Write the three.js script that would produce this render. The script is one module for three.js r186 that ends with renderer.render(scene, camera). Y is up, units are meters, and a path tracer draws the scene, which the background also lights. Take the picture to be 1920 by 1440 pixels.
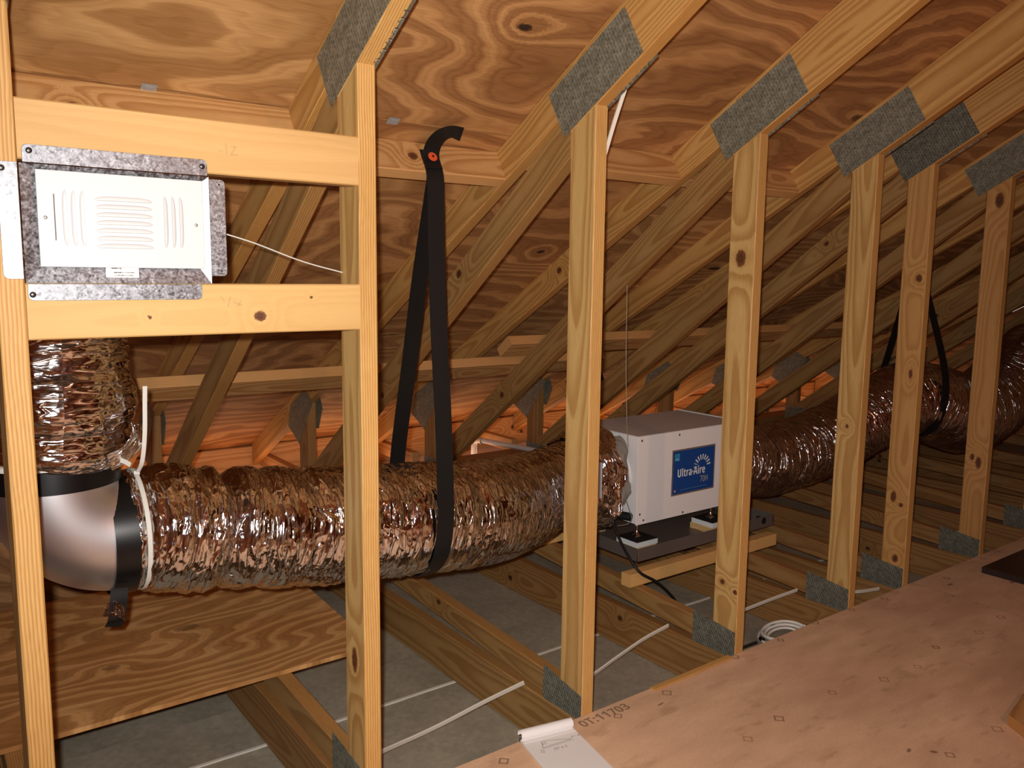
import * as THREE from 'three';
import { mergeGeometries } from 'three/addons/utils/BufferGeometryUtils.js';
import { RoundedBoxGeometry } from 'three/addons/geometries/RoundedBoxGeometry.js';
import { ImprovedNoise } from 'three/addons/math/ImprovedNoise.js';
import { RectAreaLightUniformsLib } from 'three/addons/lights/RectAreaLightUniformsLib.js';

/* ---------- camera, lights, exposure ----------
   X runs along the roof, Z points into the room, Y is up. The attic deck is y = 0; the modelling
   coordinates below are relative to the lens height, H metres above the deck. */
const H = 1.12;
const scene = new THREE.Scene();
scene.background = new THREE.Color().setRGB(1.0, 0.88, 0.74);   // hazy daylight, seen only through the eave vent
const camera = new THREE.PerspectiveCamera(2 * Math.atan(720 / 1564.7) * 180 / Math.PI, 4 / 3, 0.02, 60);
camera.position.set(0, H, 1.4986);
camera.rotation.set(-0.13044, -0.64117, 0.01179, 'YXZ');
const renderer = new THREE.WebGLRenderer({ antialias: true });
renderer.toneMapping = THREE.LinearToneMapping;
renderer.toneMappingExposure = 1.0;
renderer.shadowMap.enabled = true;
RectAreaLightUniformsLib.init();

// the flash of the camera, a few centimetres beside the lens
const flash = new THREE.SpotLight(new THREE.Color(1.0, 0.985, 0.95), 12, 0, 1.0, 0.75);
flash.name = 'camera_flash';
flash.position.set(-0.03, H + 0.04, 1.5);
flash.target.position.set(2.0, H - 0.42, -1.2);
flash.shadow.radius = 0.6;
flash.castShadow = true;
scene.add(flash, flash.target);
// daylight coming up through the vented soffit along the eave
const eaveLight = new THREE.RectAreaLight(new THREE.Color(1.0, 0.42, 0.17), 2.2, 8.5, 0.13);
eaveLight.name = 'eave_daylight';
eaveLight.position.set(2.69, H - 0.992, -2.2);
eaveLight.rotation.x = Math.PI / 2;
scene.add(eaveLight);

/* ---------- small tools ---------- */
let seed = 20240611;
const rnd = () => { seed = (Math.imul(seed, 1664525) + 1013904223) >>> 0; return seed / 4294967296; };
const rr = (a, b) => a + (b - a) * rnd();
const V = (x, y, z) => new THREE.Vector3(x, y, z);
const clamp = (x, a = 0, b = 1) => Math.min(b, Math.max(a, x));
const sst = (a, b, x) => { const t = clamp((x - a) / (b - a)); return t * t * (3 - 2 * t); };
const mix = (a, b, t) => a + (b - a) * t;
const frac = (x) => x - Math.floor(x);
const PN = new ImprovedNoise();
const n3 = (x, y, z) => PN.noise(x, y, z);
function hash(ix, iy, s) { let h = Math.imul(ix, 374761393) + Math.imul(iy, 668265263) + Math.imul(s, 1274126177); h = Math.imul(h ^ (h >>> 13), 1274126177); return ((h ^ (h >>> 16)) >>> 0) / 4294967296; }
// value noise, periodic in x with period px (cells)
function vn(x, y, s, px = 0) {
  let x0 = Math.floor(x), y0 = Math.floor(y); const fx = x - x0, fy = y - y0, ux = fx * fx * (3 - 2 * fx), uy = fy * fy * (3 - 2 * fy);
  let x1 = x0 + 1; if (px) { x0 = ((x0 % px) + px) % px; x1 = ((x1 % px) + px) % px; }
  return mix(mix(hash(x0, y0, s), hash(x1, y0, s), ux), mix(hash(x0, y0 + 1, s), hash(x1, y0 + 1, s), ux), uy);
}
function fbm(x, y, s, oct = 3, px = 0) { let a = 0.5, t = 0, n = 0; for (let i = 0; i < oct; i++) { t += a * vn(x, y, s + i * 17, px); n += a; a *= 0.5; x *= 2; y *= 2; px *= 2; } return t / n; }

const names = new Map();
function numbered(n) { const k = names.get(n) ?? 0; names.set(n, k + 1); return k ? n + '_' + String(k).padStart(3, '0') : n; }
const baseOf = new Map();
function thing(name, label, category, base, group) {
  const g = new THREE.Group(); g.name = numbered(name); g.position.set(base[0], base[1] + H, base[2]);
  g.userData = { label, category }; if (group) g.userData.group = group;
  baseOf.set(g, base); scene.add(g); return g;
}
function part(parent, name, geo, mat, label) {
  const b = baseOf.get(parent); geo.translate(-b[0], -b[1], -b[2]);
  const m = new THREE.Mesh(geo, mat); m.name = name; m.castShadow = m.receiveShadow = true;
  if (label) m.userData.label = label;
  baseOf.set(m, b); parent.add(m); return m;
}
function single(name, label, category, geo, mat, base, group) {
  geo.translate(-base[0], -base[1], -base[2]);
  const m = new THREE.Mesh(geo, mat); m.name = numbered(name); m.position.set(base[0], base[1] + H, base[2]); m.castShadow = m.receiveShadow = true;
  m.userData = { label, category }; if (group) m.userData.group = group; scene.add(m); baseOf.set(m, base); return m;
}
function structure(name, label, category, base) { const g = thing(name, label, category, base); g.userData.kind = 'structure'; return g; }

/* ---------- textures ---------- */
function tex(w, h, fill, srgb = true) {
  const d = new Uint8Array(w * h * 4), c = [0, 0, 0];
  for (let y = 0, o = 0; y < h; y++) for (let x = 0; x < w; x++, o += 4) { fill(x, y, c); d[o] = clamp(c[0], 0, 255); d[o + 1] = clamp(c[1], 0, 255); d[o + 2] = clamp(c[2], 0, 255); d[o + 3] = 255; }
  const t = new THREE.DataTexture(d, w, h); t.magFilter = THREE.LinearFilter; t.minFilter = THREE.LinearMipmapLinearFilter; t.generateMipmaps = true; t.wrapS = t.wrapT = THREE.RepeatWrapping;
  if (srgb) t.colorSpace = THREE.SRGBColorSpace; t.needsUpdate = true; return t;
}
const ATL = 2.44;                                   // metres of board along one atlas row
// eight flat-sawn rows (0.14 m each) below, sixteen edge-grain rows (0.07 m each) above
function woodAtlas(s, rows) {
  const W = 2048, R = rows.map((r, i) => ({ q0: (hash(i, 1, s) - 0.5) * 0.05, d0: 0.035 + 0.03 * hash(i, 2, s), A: 0.012 + 0.012 * hash(i, 3, s), k: 1, ph: hash(i, 5, s) * 6.28,
    sp: 0.0075 + 0.005 * hash(i, 6, s), con: 1, knots: [], strokes: [], light: [224, 188, 130], dark: [182, 134, 76], ...r }));
  return tex(W, 2048, (px, py, c) => {
    const x = px / W * ATL;
    if (py < 1024) {
      const i = py >> 7, r = R[i], q = ((py & 127) - 63.5) / 128 * 0.14, ss = s + i * 31;
      let wob = (fbm(x / ATL * 8, q * 6, ss, 2, 8) - 0.5) * 0.024, d = r.d0 + r.A * Math.sin(6.2832 * r.k * x / ATL + r.ph) + (fbm(x / ATL * 10, q * 14, ss + 5, 2, 10) - 0.5) * 0.011;
      let knot = 0, ring = 0;
      for (const [kx, kq, kr, ell = 1.3] of r.knots) {
        const dx = (x - kx) / ell, dq = q - kq, dd = Math.sqrt(dx * dx + dq * dq) + (vn(x * 300, q * 300, ss + 9) - 0.5) * 0.003;
        d += 0.035 * Math.exp(-dd * dd / (2 * kr * kr * 6));
        const m = sst(kr * 1.15, kr * 0.8, dd); if (m > knot) { knot = m; ring = dd / kr; }
      }
      const rad = Math.sqrt((q - r.q0 + wob) ** 2 + d * d), f = frac(rad / r.sp), late = sst(0.2, 0.82, f) * (1 - sst(0.9, 1, f));
      const fib = (fbm(x / ATL * 96, q * 900, ss + 11, 2, 96) - 0.5) * 22 * r.con, tone = (fbm(x / ATL * 6, q * 12, ss + 13, 2, 6) - 0.5) * 20;
      const t = clamp(late * 0.62 * r.con);
      for (let k = 0; k < 3; k++) c[k] = mix(r.light[k], r.dark[k], t) + fib + tone;
      for (const [ax, aq, bx1, bq] of r.strokes) { const lx = bx1 - ax, lq = bq - aq, t2 = clamp(((x - ax) * lx + (q - aq) * lq) / (lx * lx + lq * lq)), e = Math.hypot(x - ax - lx * t2, q - aq - lq * t2), m = sst(0.0013, 0.0004, e) * 0.2; for (let k = 0; k < 3; k++) c[k] = mix(c[k], 96, m); }
      if (knot > 0) { const kk = 0.6 + 0.4 * Math.cos(ring * 9); const col = [mix(74, 122, kk), mix(40, 72, kk), mix(20, 36, kk)]; for (let k = 0; k < 3; k++) c[k] = mix(c[k], col[k], knot * 0.95); }
    } else {
      const j = (py - 1024) >> 6, q = (((py - 1024) & 63) - 31.5) / 64 * 0.07, ss = s + 500 + j * 29, soft = j >= 12;
      const light = soft ? [238, 198, 136] : [236, 194, 130], dark = soft ? [222, 176, 112] : [200, 140, 76];
      const w = q + (fbm(x / ATL * 6, 3.3 + j, ss, 2, 6) - 0.5) * 0.03 + (fbm(x / ATL * 30, q * 40, ss + 3, 2, 30) - 0.5) * 0.003;
      const f = frac(w / (0.0042 + 0.0016 * hash(j, 7, s))), late = sst(0.25, 0.8, f) * (1 - sst(0.88, 1, f));
      const fib = (fbm(x / ATL * 96, q * 1100, ss + 8, 2, 96) - 0.5) * (soft ? 12 : 20), tone = (fbm(x / ATL * 8, q * 14, ss + 6, 2, 8) - 0.5) * 16;
      for (let k = 0; k < 3; k++) c[k] = mix(light[k], dark[k], late * 0.8) + fib + tone;
    }
  });
}
const postBottom = -1.138;
const kn = (list) => list.map(([y, z, r, e]) => [y - postBottom, z + 0.0445, r, e]);
const atlasA = woodAtlas(11, [
  {}, { A: 0.007, d0: 0.05, knots: kn([[-0.818, -0.042, 0.012, 2.4]]) },
  { A: 0.018, k: 1, ph: 0.8, sp: 0.012, q0: 0.006 },
  { A: 0.016, k: 1, ph: 2.2, sp: 0.013, knots: kn([[0.053, -0.042, 0.0165, 1.45], [-0.932, -0.078, 0.0075, 1], [-0.913, -0.03, 0.0085, 1]]) },
  { A: 0.014, k: 1, ph: 0.3, sp: 0.0095, knots: kn([[-0.495, -0.04, 0.006, 1.2]]) },
  { A: 0.010, k: 1, ph: 1, con: 0.8, knots: kn([[0.003, -0.065, 0.0115, 1.2], [-0.337, -0.06, 0.006, 3], [-0.795, -0.03, 0.011, 1.8], [-0.82, -0.06, 0.008, 1], [-1.025, -0.053, 0.01, 1.4]]), light: [222, 176, 116], dark: [186, 128, 72] },
  { A: 0.008, k: 1, ph: 3, con: 0.75, knots: kn([[-0.739, -0.055, 0.011, 2.2], [-0.72, -0.03, 0.009, 1.4], [0.31, -0.05, 0.016, 1.8]]), light: [218, 170, 112], dark: [182, 122, 70] },
  { A: 0.018, k: 1, ph: 4, sp: 0.011 }]);
const atlasB = woodAtlas(77, [
  { A: 0.018, k: 1, ph: 1.0, sp: 0.011 }, { A: 0.020, k: 1, ph: 2.0, sp: 0.009, knots: [[0.62, 0.02, 0.010], [1.7, -0.015, 0.008]] }, { A: 0.013, k: 1, ph: 4.4, sp: 0.012 }, { A: 0.018, k: 1, ph: 5.2, sp: 0.008, knots: [[1.2, 0.0, 0.011]] },
  { A: 0.022, k: 1, ph: 0.2, sp: 0.010, knots: [[0.3, 0.03, 0.009], [2.1, -0.02, 0.011]] }, { A: 0.012, k: 1, ph: 3.3, sp: 0.014 },
  { con: 0.3, A: 0.006, light: [240, 200, 136], dark: [216, 168, 102], strokes: [[0.3, -0.022, 0.306, -0.014], [0.317, -0.022, 0.312, -0.004], [0.322, -0.012, 0.337, -0.006], [0.336, -0.015, 0.329, -0.004]], knots: [[0.37, 0.014, 0.009, 1.2], [0.18, 0.012, 0.003, 1], [0.47, -0.02, 0.0025, 1]] },
  { con: 0.3, A: 0.007, light: [238, 196, 134], dark: [212, 162, 100], strokes: [[1.036, 0.006, 1.044, 0.006], [1.05, -0.006, 1.05, 0.01], [1.058, -0.004, 1.066, -0.003], [1.066, -0.003, 1.058, 0.01], [1.058, 0.01, 1.069, 0.01]], knots: [[1.9, 0.02, 0.006, 1], [2.05, -0.02, 0.007, 1]] }]);

function plywood(s, knots, light, dark) {
  const W = 2048, Hh = 1024;
  return tex(W, Hh, (px, py, c) => {
    const x = px / W * 2.44, y = py / Hh * 1.22;
    let h = 2.5 * fbm(x / 2.44 * 3 + 0.3 * vn(x * 1.6, y * 2, s + 3), y * 2.6, s, 2, 3) + 0.75 * fbm(x * 1.8, y * 8, s + 20, 2) + 0.16 * fbm(x * 9, y * 30, s + 40, 2) + y * 3.4;
    let dk = 0;
    for (const [kx, ky, kr, el, hole] of knots) {
      const dx = (x - kx) / el, dy = y - ky, dd = Math.sqrt(dx * dx + dy * dy) + (vn(x * 160, y * 160, s + 2) - 0.5) * 0.006;
      h += 0.55 * Math.exp(-dd * dd / (kr * kr * 9)); dk = Math.max(dk, sst(kr, kr * 0.6, dd) * hole);
    }
    const f = frac(h * 3.1), band = sst(0.12, 0.5, f) * (1 - sst(0.80, 1.0, f));
    const fine = frac(h * 13.0), fb = sst(0.3, 0.8, fine) * (1 - sst(0.85, 1, fine));
    const fib = (fbm(x * 26, y * 620, s + 50, 2) - 0.5) * 22 + (fbm(x * 5, y * 8, s + 60, 2) - 0.5) * 26;
    const t = clamp(band * 0.75 + fb * 0.22);
    for (let k = 0; k < 3; k++) c[k] = mix(mix(light[k], dark[k], t) + fib, [44, 26, 14][k], dk);
  });
}
const plyA = plywood(301, [[0.28, 0.86, 0.016, 3.2, 0.9], [1.3, 0.42, 0.02, 1.8, 0.35], [2.0, 0.8, 0.017, 1.5, 0.9], [1.62, 0.25, 0.03, 2.0, 0.3]], [216, 168, 112], [168, 120, 70]);
const plyB = plywood(419, [[0.5, 0.35, 0.014, 1.6, 0.95], [1.2, 0.75, 0.045, 2.0, 0.25], [1.9, 0.3, 0.02, 2.5, 0.6], [2.2, 0.95, 0.015, 1.4, 0.9]], [206, 156, 102], [154, 106, 62]);

const spangle = tex(512, 512, (x, y, c) => {
  const n = fbm(x / 512 * 40, y / 512 * 40, 5, 3, 40), m = vn(x / 512 * 64, y / 512 * 64, 8, 64), q = Math.floor(vn(x / 512 * 90, y / 512 * 90, 31, 90) * 5) / 5;
  const v = 150 + (n - 0.5) * 90 + (q - 0.5) * 46 + (m > 0.86 ? 36 : 0); c[0] = v; c[1] = v; c[2] = v + 3;
});
const spangleRough = tex(512, 512, (x, y, c) => { const n = fbm(x / 512 * 40, y / 512 * 40, 5, 3, 40), q = Math.floor(vn(x / 512 * 90, y / 512 * 90, 31, 90) * 5) / 5; c[0] = c[1] = c[2] = 70 + n * 60 + q * 50; }, false);
// truss plate: rows of punched slots; 0.16 m a side
const plateSlot = (x, y) => { const u = x / 512 * 18, v = y / 512 * 13, col = Math.floor(u), o = (col & 1) * 0.5, fu = frac(u) - 0.5, fv = frac(v + o) - 0.5; return sst(0.2, 0.12, Math.abs(fu)) * sst(0.4, 0.3, Math.abs(fv)); };
const plateTex = tex(512, 512, (x, y, c) => { const n = fbm(x / 512 * 30, y / 512 * 30, 91, 3, 30), m = vn(x / 512 * 9, y / 512 * 9, 3, 9), col = Math.floor(x / 512 * 18), g = hash(col, Math.floor(y / 512 * 13), 4); const s = plateSlot(x, y); const v = 128 + (n - 0.5) * 60 + (m - 0.5) * 20 - s * (10 + 22 * g); c[0] = v; c[1] = v * 1.0; c[2] = v * 0.93; });
const plateBump = tex(512, 512, (x, y, c) => { c[0] = c[1] = c[2] = 200 - 170 * plateSlot(x, y) + 30 * (fbm(x / 16, y / 16, 4, 2) - 0.5); }, false);
// crumpled foil, 0.6 m a side: u along the duct, v around it
const foilBump = tex(1024, 1024, (x, y, c) => {
  const u = x / 1024, v = y / 1024, w = vn(u * 12, v * 12, 61, 12) * 1.4; let h = 0, a = 1, tot = 0;
  for (let o = 0; o < 4; o++) { const fu = [14, 26, 52, 104][o], fv = [4, 8, 18, 44][o]; const n = vn(u * fu + w * (o < 2 ? 1 : 0.3), v * fv + w, 70 + o, 0); h += a * (1 - Math.abs(2 * n - 1)); tot += a; a *= 0.55; }
  const k = Math.max(0, 1 - Math.abs(2 * vn(u * 46 + 3 * vn(u * 6, v * 6, 5), v * 9, 99) - 1) * 5);
  c[0] = c[1] = c[2] = 255 * clamp(0.86 * h / tot + 0.16 * k);
}, false);
const weave = tex(128, 128, (x, y, c) => { const a = ((x >> 3) + (y >> 3)) & 1; c[0] = c[1] = c[2] = a ? 210 : 60; }, false);
const drywallTex = tex(512, 512, (x, y, c) => { const n = fbm(x / 512 * 60, y / 512 * 60, 12, 3, 60), m = fbm(x / 512 * 5, y / 512 * 5, 15, 3, 5), v = 158 + (n - 0.5) * 26 + (m - 0.5) * 34, sp = vn(x / 3, y / 3, 44) > 0.985 ? 46 : 0; c[0] = v + sp; c[1] = v - 2 + sp; c[2] = v - 12 + sp; });

function canvasTex(w, h, draw) { const cv = document.createElement('canvas'); cv.width = w; cv.height = h; draw(cv.getContext('2d'), w, h); const t = new THREE.CanvasTexture(cv); t.colorSpace = THREE.SRGBColorSpace; t.magFilter = THREE.LinearFilter; return t; }
// structural deck panel: pressed chips, smudges, printed nailing marks and figures; 1.22 x 2.44 m
function deckTex(s, text) {
  return canvasTex(2048, 2048, (g, w, h) => {
    const im = g.createImageData(w, h), d = im.data;
    for (let y = 0, o = 0; y < h; y++) for (let x = 0; x < w; x++, o += 4) {
      const n = fbm(x / 90, y / 60, s, 3), m = fbm(x / 330, y / 300, s + 9, 3), f = vn(x / 3, y / 2.2, s + 4) - 0.5, st = sst(0.6, 0.85, fbm(x / 60, y / 40, s + 30, 3));
      const v = (n - 0.5) * 26 + (m - 0.5) * 36 + f * 14 - st * 16;
      d[o] = 222 + v; d[o + 1] = 182 + v; d[o + 2] = 146 + v * 0.9; d[o + 3] = 255;
    }
    g.putImageData(im, 0, 0);
    g.strokeStyle = 'rgba(92,62,42,0.62)'; g.lineWidth = 4;
    // 2048 px = 2.44 m across, 1.22 m deep
    for (let i = 0; i < 13; i++) for (let j = 0; j < 4; j++) {
      const x = 100 + i * 157 + (hash(i, j, s) - 0.5) * 60, y = 66 + j * 500 + (hash(j, i, s + 1) - 0.5) * 120, rx = 9 + 4 * hash(i, j, s + 2), ry = rx * 2;
      if (hash(i, j, s + 3) < 0.18) continue;
      g.globalAlpha = 0.45 + 0.5 * hash(i, j, s + 5); g.beginPath(); g.moveTo(x - rx, y); g.lineTo(x, y - ry); g.lineTo(x + rx, y); g.lineTo(x, y + ry); g.closePath(); g.stroke();
    }
    g.globalAlpha = 1;
    g.fillStyle = 'rgba(84,56,40,0.5)';
    for (let i = 0; i < 26; i++) { g.beginPath(); g.ellipse(hash(i, 1, s + 7) * w, hash(i, 2, s + 7) * h, 4 + 10 * hash(i, 3, s), 3 + 8 * hash(i, 4, s), hash(i, 5, s) * 3, 0, 6.3); g.fill(); }
    if (text) { g.fillStyle = 'rgba(82,66,56,0.55)'; g.save(); g.translate(text[1], text[2]); g.scale(1, 2); g.font = 'bold 34px sans-serif'; g.fillText(text[0], 0, 0); g.restore(); }
  });
}

/* ---------- materials ---------- */
const std = (o) => new THREE.MeshStandardMaterial(o), phy = (o) => new THREE.MeshPhysicalMaterial(o);
const woodA = std({ map: atlasA, color: new THREE.Color(0.76, 0.7, 0.55), bumpMap: atlasA, bumpScale: 0.0005, roughness: 0.62 });
const woodB = std({ map: atlasB, color: new THREE.Color(0.71, 0.58, 0.39), bumpMap: atlasB, bumpScale: 0.0005, roughness: 0.64 });
const woodDeep = std({ map: atlasB, color: new THREE.Color(0.48, 0.4, 0.29), bumpMap: atlasB, bumpScale: 0.0005, roughness: 0.66 });
const woodPale = std({ map: atlasB, color: new THREE.Color(0.86, 0.76, 0.62), bumpMap: atlasB, bumpScale: 0.0005, roughness: 0.66 });
const woodSpruce = std({ map: atlasB, color: new THREE.Color(0.72, 0.65, 0.54), bumpMap: atlasB, bumpScale: 0.0004, roughness: 0.64 });
const woodPink = std({ map: atlasB, color: new THREE.Color(0.73, 0.58, 0.48), bumpMap: atlasB, bumpScale: 0.0005, roughness: 0.66 });
const woodDark = std({ map: atlasB, color: new THREE.Color(0.42, 0.32, 0.22), bumpMap: atlasB, bumpScale: 0.0006, roughness: 0.7 });  // darkest lumber tint: most joists, far lower webs, eave posts, wall plate
const plyMatA = std({ map: plyA, color: new THREE.Color(0.84, 0.79, 0.69), bumpMap: plyA, bumpScale: 0.0006, roughness: 0.72 });
const plyMatB = std({ map: plyB, color: new THREE.Color(0.84, 0.77, 0.66), bumpMap: plyB, bumpScale: 0.0006, roughness: 0.72 });
const rep = (t, a, b) => { const c = t.clone(); c.repeat.set(a, b); c.needsUpdate = true; return c; };
const galv = std({ map: spangle, roughnessMap: spangleRough, metalness: 1, roughness: 1, color: 0xf4f4f6 });
const plateMat = std({ map: plateTex, bumpMap: plateBump, bumpScale: 0.0005, metalness: 0.25, roughness: 0.5, color: new THREE.Color(1.0, 0.96, 0.84) });
const plateRib = std({ map: plateTex, bumpMap: plateBump, bumpScale: 0.0016, metalness: 0.3, roughness: 0.45, color: new THREE.Color(0.86, 0.84, 0.76) });
const foil = std({ color: new THREE.Color(0.80, 0.76, 0.76), metalness: 1, roughness: 0.12, bumpMap: foilBump, bumpScale: 0.011 });
const foilFar = std({ color: new THREE.Color(0.82, 0.76, 0.76), metalness: 1, roughness: 0.19, bumpMap: foilBump, bumpScale: 0.019 });
const sheetMetal = std({ color: new THREE.Color(0.82, 0.81, 0.84), metalness: 1, roughness: 0.4 });
const blackTape = std({ color: 0x0b0b0c, roughness: 0.32 });
const strapMat = std({ color: 0x0d0d0e, roughness: 0.42, bumpMap: rep(weave, 1, 1), bumpScale: 0.0012 });
const whitePlastic = std({ color: 0xe4e0d6, roughness: 0.4 });
const tieMat = std({ color: 0xd9d6cc, roughness: 0.45 });
const registerWhite = std({ color: 0xd4d2d1, roughness: 0.45 });
const cabinetWhite = std({ color: 0xf6f1ef, roughness: 0.42 });
const darkMetal = std({ color: 0x7a716b, metalness: 0.5, roughness: 0.42 });
const screwMat = std({ color: 0x5a5654, metalness: 0.9, roughness: 0.35 });
const chrome = std({ color: 0xd8d8da, metalness: 1, roughness: 0.15 });
const foamWhite = std({ color: 0xdfe3e2, roughness: 0.7 });
const blackRubber = std({ color: 0x101011, roughness: 0.6 });
const cableWhite = std({ color: 0xe2d8c8, roughness: 0.5 });
const pvc = std({ color: 0xc8c4c0, roughness: 0.4 });
const drywallMat = std({ map: drywallTex, color: new THREE.Color(0.96, 0.87, 0.74), roughness: 0.9 });
const clipMat = std({ color: 0xa9aaab, metalness: 0.4, roughness: 0.4 });
const insulation = std({ color: 0x8a8378, roughness: 0.95 });
const orange = std({ color: 0xe0562c, roughness: 0.5 });

/* ---------- geometry helpers ---------- */
// a sawn board: axis a-b, thickness t along `side`, width w across, eased edges, ends cut by planes
function beam({ a, b, side = [1, 0, 0], t = 0.038, w = 0.089, cutA, cutB, row = 0, erow = 0, u0 = 0, c = 0.0022 }) {
  const A = V(...a), B = V(...b), d = B.clone().sub(A), L = d.length(); d.normalize();
  const s = V(...side).normalize(), q = d.clone().cross(s).normalize(), ht = t / 2, hw = w / 2;
  const pr = [[-ht, -hw + c], [-ht + c, -hw], [ht - c, -hw], [ht, -hw + c], [ht, hw - c], [ht - c, hw], [-ht + c, hw], [-ht, hw - c]];
  const pos = [], uv = [], idx = [];
  const pt = ([ps, pq], end) => {
    const p = (end ? B : A).clone().addScaledVector(s, ps).addScaledVector(q, pq), cut = end ? cutB : cutA;
    if (cut) { const n = V(...cut.n), k = V(...cut.p).sub(p).dot(n) / d.dot(n); p.addScaledVector(d, k); }
    return p;
  };
  const vFlat = (pq) => (row * 128 + 64 + pq / 0.14 * 128) / 2048, vEdge = (ps) => 0.5 + (erow * 64 + 32 + ps / 0.07 * 64) / 2048;
  const push = (p, u, v) => { pos.push(p.x, p.y, p.z); uv.push(u, v); return pos.length / 3 - 1; };
  for (let i = 0; i < 8; i++) {
    const P = pr[i], Q = pr[(i + 1) % 8], wide = (i === 7 || i === 3), pts = [pt(P, 0), pt(Q, 0), pt(Q, 1), pt(P, 1)], src = [P, Q, Q, P];
    const k = pts.map((p, j) => push(p, p.clone().sub(A).dot(d) / ATL + u0 + (wide ? 0 : 0.37), wide ? vFlat(src[j][1]) : vEdge(src[j][0])));
    idx.push(k[0], k[1], k[2], k[0], k[2], k[3]);
  }
  for (const e of [0, 1]) {
    const k = pr.map((P) => push(pt(P, e), u0 + P[1] * 0.12, vEdge(P[0])));
    for (let i = 1; i < 7; i++) e ? idx.push(k[0], k[i], k[i + 1]) : idx.push(k[0], k[i + 1], k[i]);
  }
  const g = new THREE.BufferGeometry();
  g.setAttribute('position', new THREE.Float32BufferAttribute(pos, 3)); g.setAttribute('uv', new THREE.Float32BufferAttribute(uv, 2)); g.setIndex(idx);
  const f = g.toNonIndexed(); f.computeVertexNormals();
  // outward facing whichever handedness the axes gave
  const ctr = A.clone().add(B).multiplyScalar(0.5), p0 = V().fromBufferAttribute(f.attributes.position, 0).sub(ctr), nn = V().fromBufferAttribute(f.attributes.normal, 0);
  p0.addScaledVector(d, -p0.dot(d));
  if (p0.dot(nn) < 0) { const P = f.attributes.position.array, U = f.attributes.uv.array; for (let i = 0; i < P.length / 9; i++) { for (let k = 0; k < 3; k++) { const x = P[i * 9 + 3 + k]; P[i * 9 + 3 + k] = P[i * 9 + 6 + k]; P[i * 9 + 6 + k] = x; } for (let k = 0; k < 2; k++) { const x = U[i * 6 + 2 + k]; U[i * 6 + 2 + k] = U[i * 6 + 4 + k]; U[i * 6 + 4 + k] = x; } } f.computeVertexNormals(); }
  return f;
}
// box given by two corners; uv in metres times k
function bx(x0, y0, z0, x1, y1, z1, k = 1, r = 0) {
  const w = x1 - x0, h = y1 - y0, d = z1 - z0, g = r ? new RoundedBoxGeometry(w, h, d, 2, r) : new THREE.BoxGeometry(w, h, d);
  g.translate((x0 + x1) / 2, (y0 + y1) / 2, (z0 + z1) / 2);
  const p = g.attributes.position, n = g.attributes.normal, u = g.attributes.uv;
  for (let i = 0; i < p.count; i++) { const ax = Math.abs(n.getX(i)), ay = Math.abs(n.getY(i)), az = Math.abs(n.getZ(i)); if (ay >= ax && ay >= az) u.setXY(i, p.getX(i) * k, p.getZ(i) * k); else if (az >= ax) u.setXY(i, p.getX(i) * k, p.getY(i) * k); else u.setXY(i, p.getZ(i) * k, p.getY(i) * k); }
  return g;
}
const tube = (pts, r, seg = 40, rad = 8) => new THREE.TubeGeometry(new THREE.CatmullRomCurve3(pts.map((p) => V(...p))), seg, r, rad, false);
const cyl = (r0, r1, h, x, y, z, seg = 24) => new THREE.CylinderGeometry(r1, r0, h, seg).translate(x, y, z);
// a thin plate cut to a polygon in the truss plane (z, y), facing X
function platePoly(x, pts, th) {
  const sh = new THREE.Shape(pts.map(([z, y]) => new THREE.Vector2(z, y))), g = new THREE.ExtrudeGeometry(sh, { depth: th, bevelEnabled: false });
  const p = g.attributes.position, u = g.attributes.uv;
  for (let i = 0; i < p.count; i++) { const z = p.getX(i), y = p.getY(i), dx = p.getZ(i); p.setXYZ(i, x + dx, y, z); u.setXY(i, (z * 0.867 + y * 0.498) / 0.16, (-z * 0.498 + y * 0.867) / 0.16); }
  const ix = g.index; g.computeVertexNormals();
  const q = ix ? g.toNonIndexed() : g, P = q.attributes.position.array, U = q.attributes.uv.array;   // mapping mirrors the shape, so turn the faces
  for (let i = 0; i < P.length / 9; i++) { for (let k = 0; k < 3; k++) { const t = P[i * 9 + 3 + k]; P[i * 9 + 3 + k] = P[i * 9 + 6 + k]; P[i * 9 + 6 + k] = t; } for (let k = 0; k < 2; k++) { const t = U[i * 6 + 2 + k]; U[i * 6 + 2 + k] = U[i * 6 + 4 + k]; U[i * 6 + 4 + k] = t; } }
  q.computeVertexNormals(); return q;
}
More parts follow.
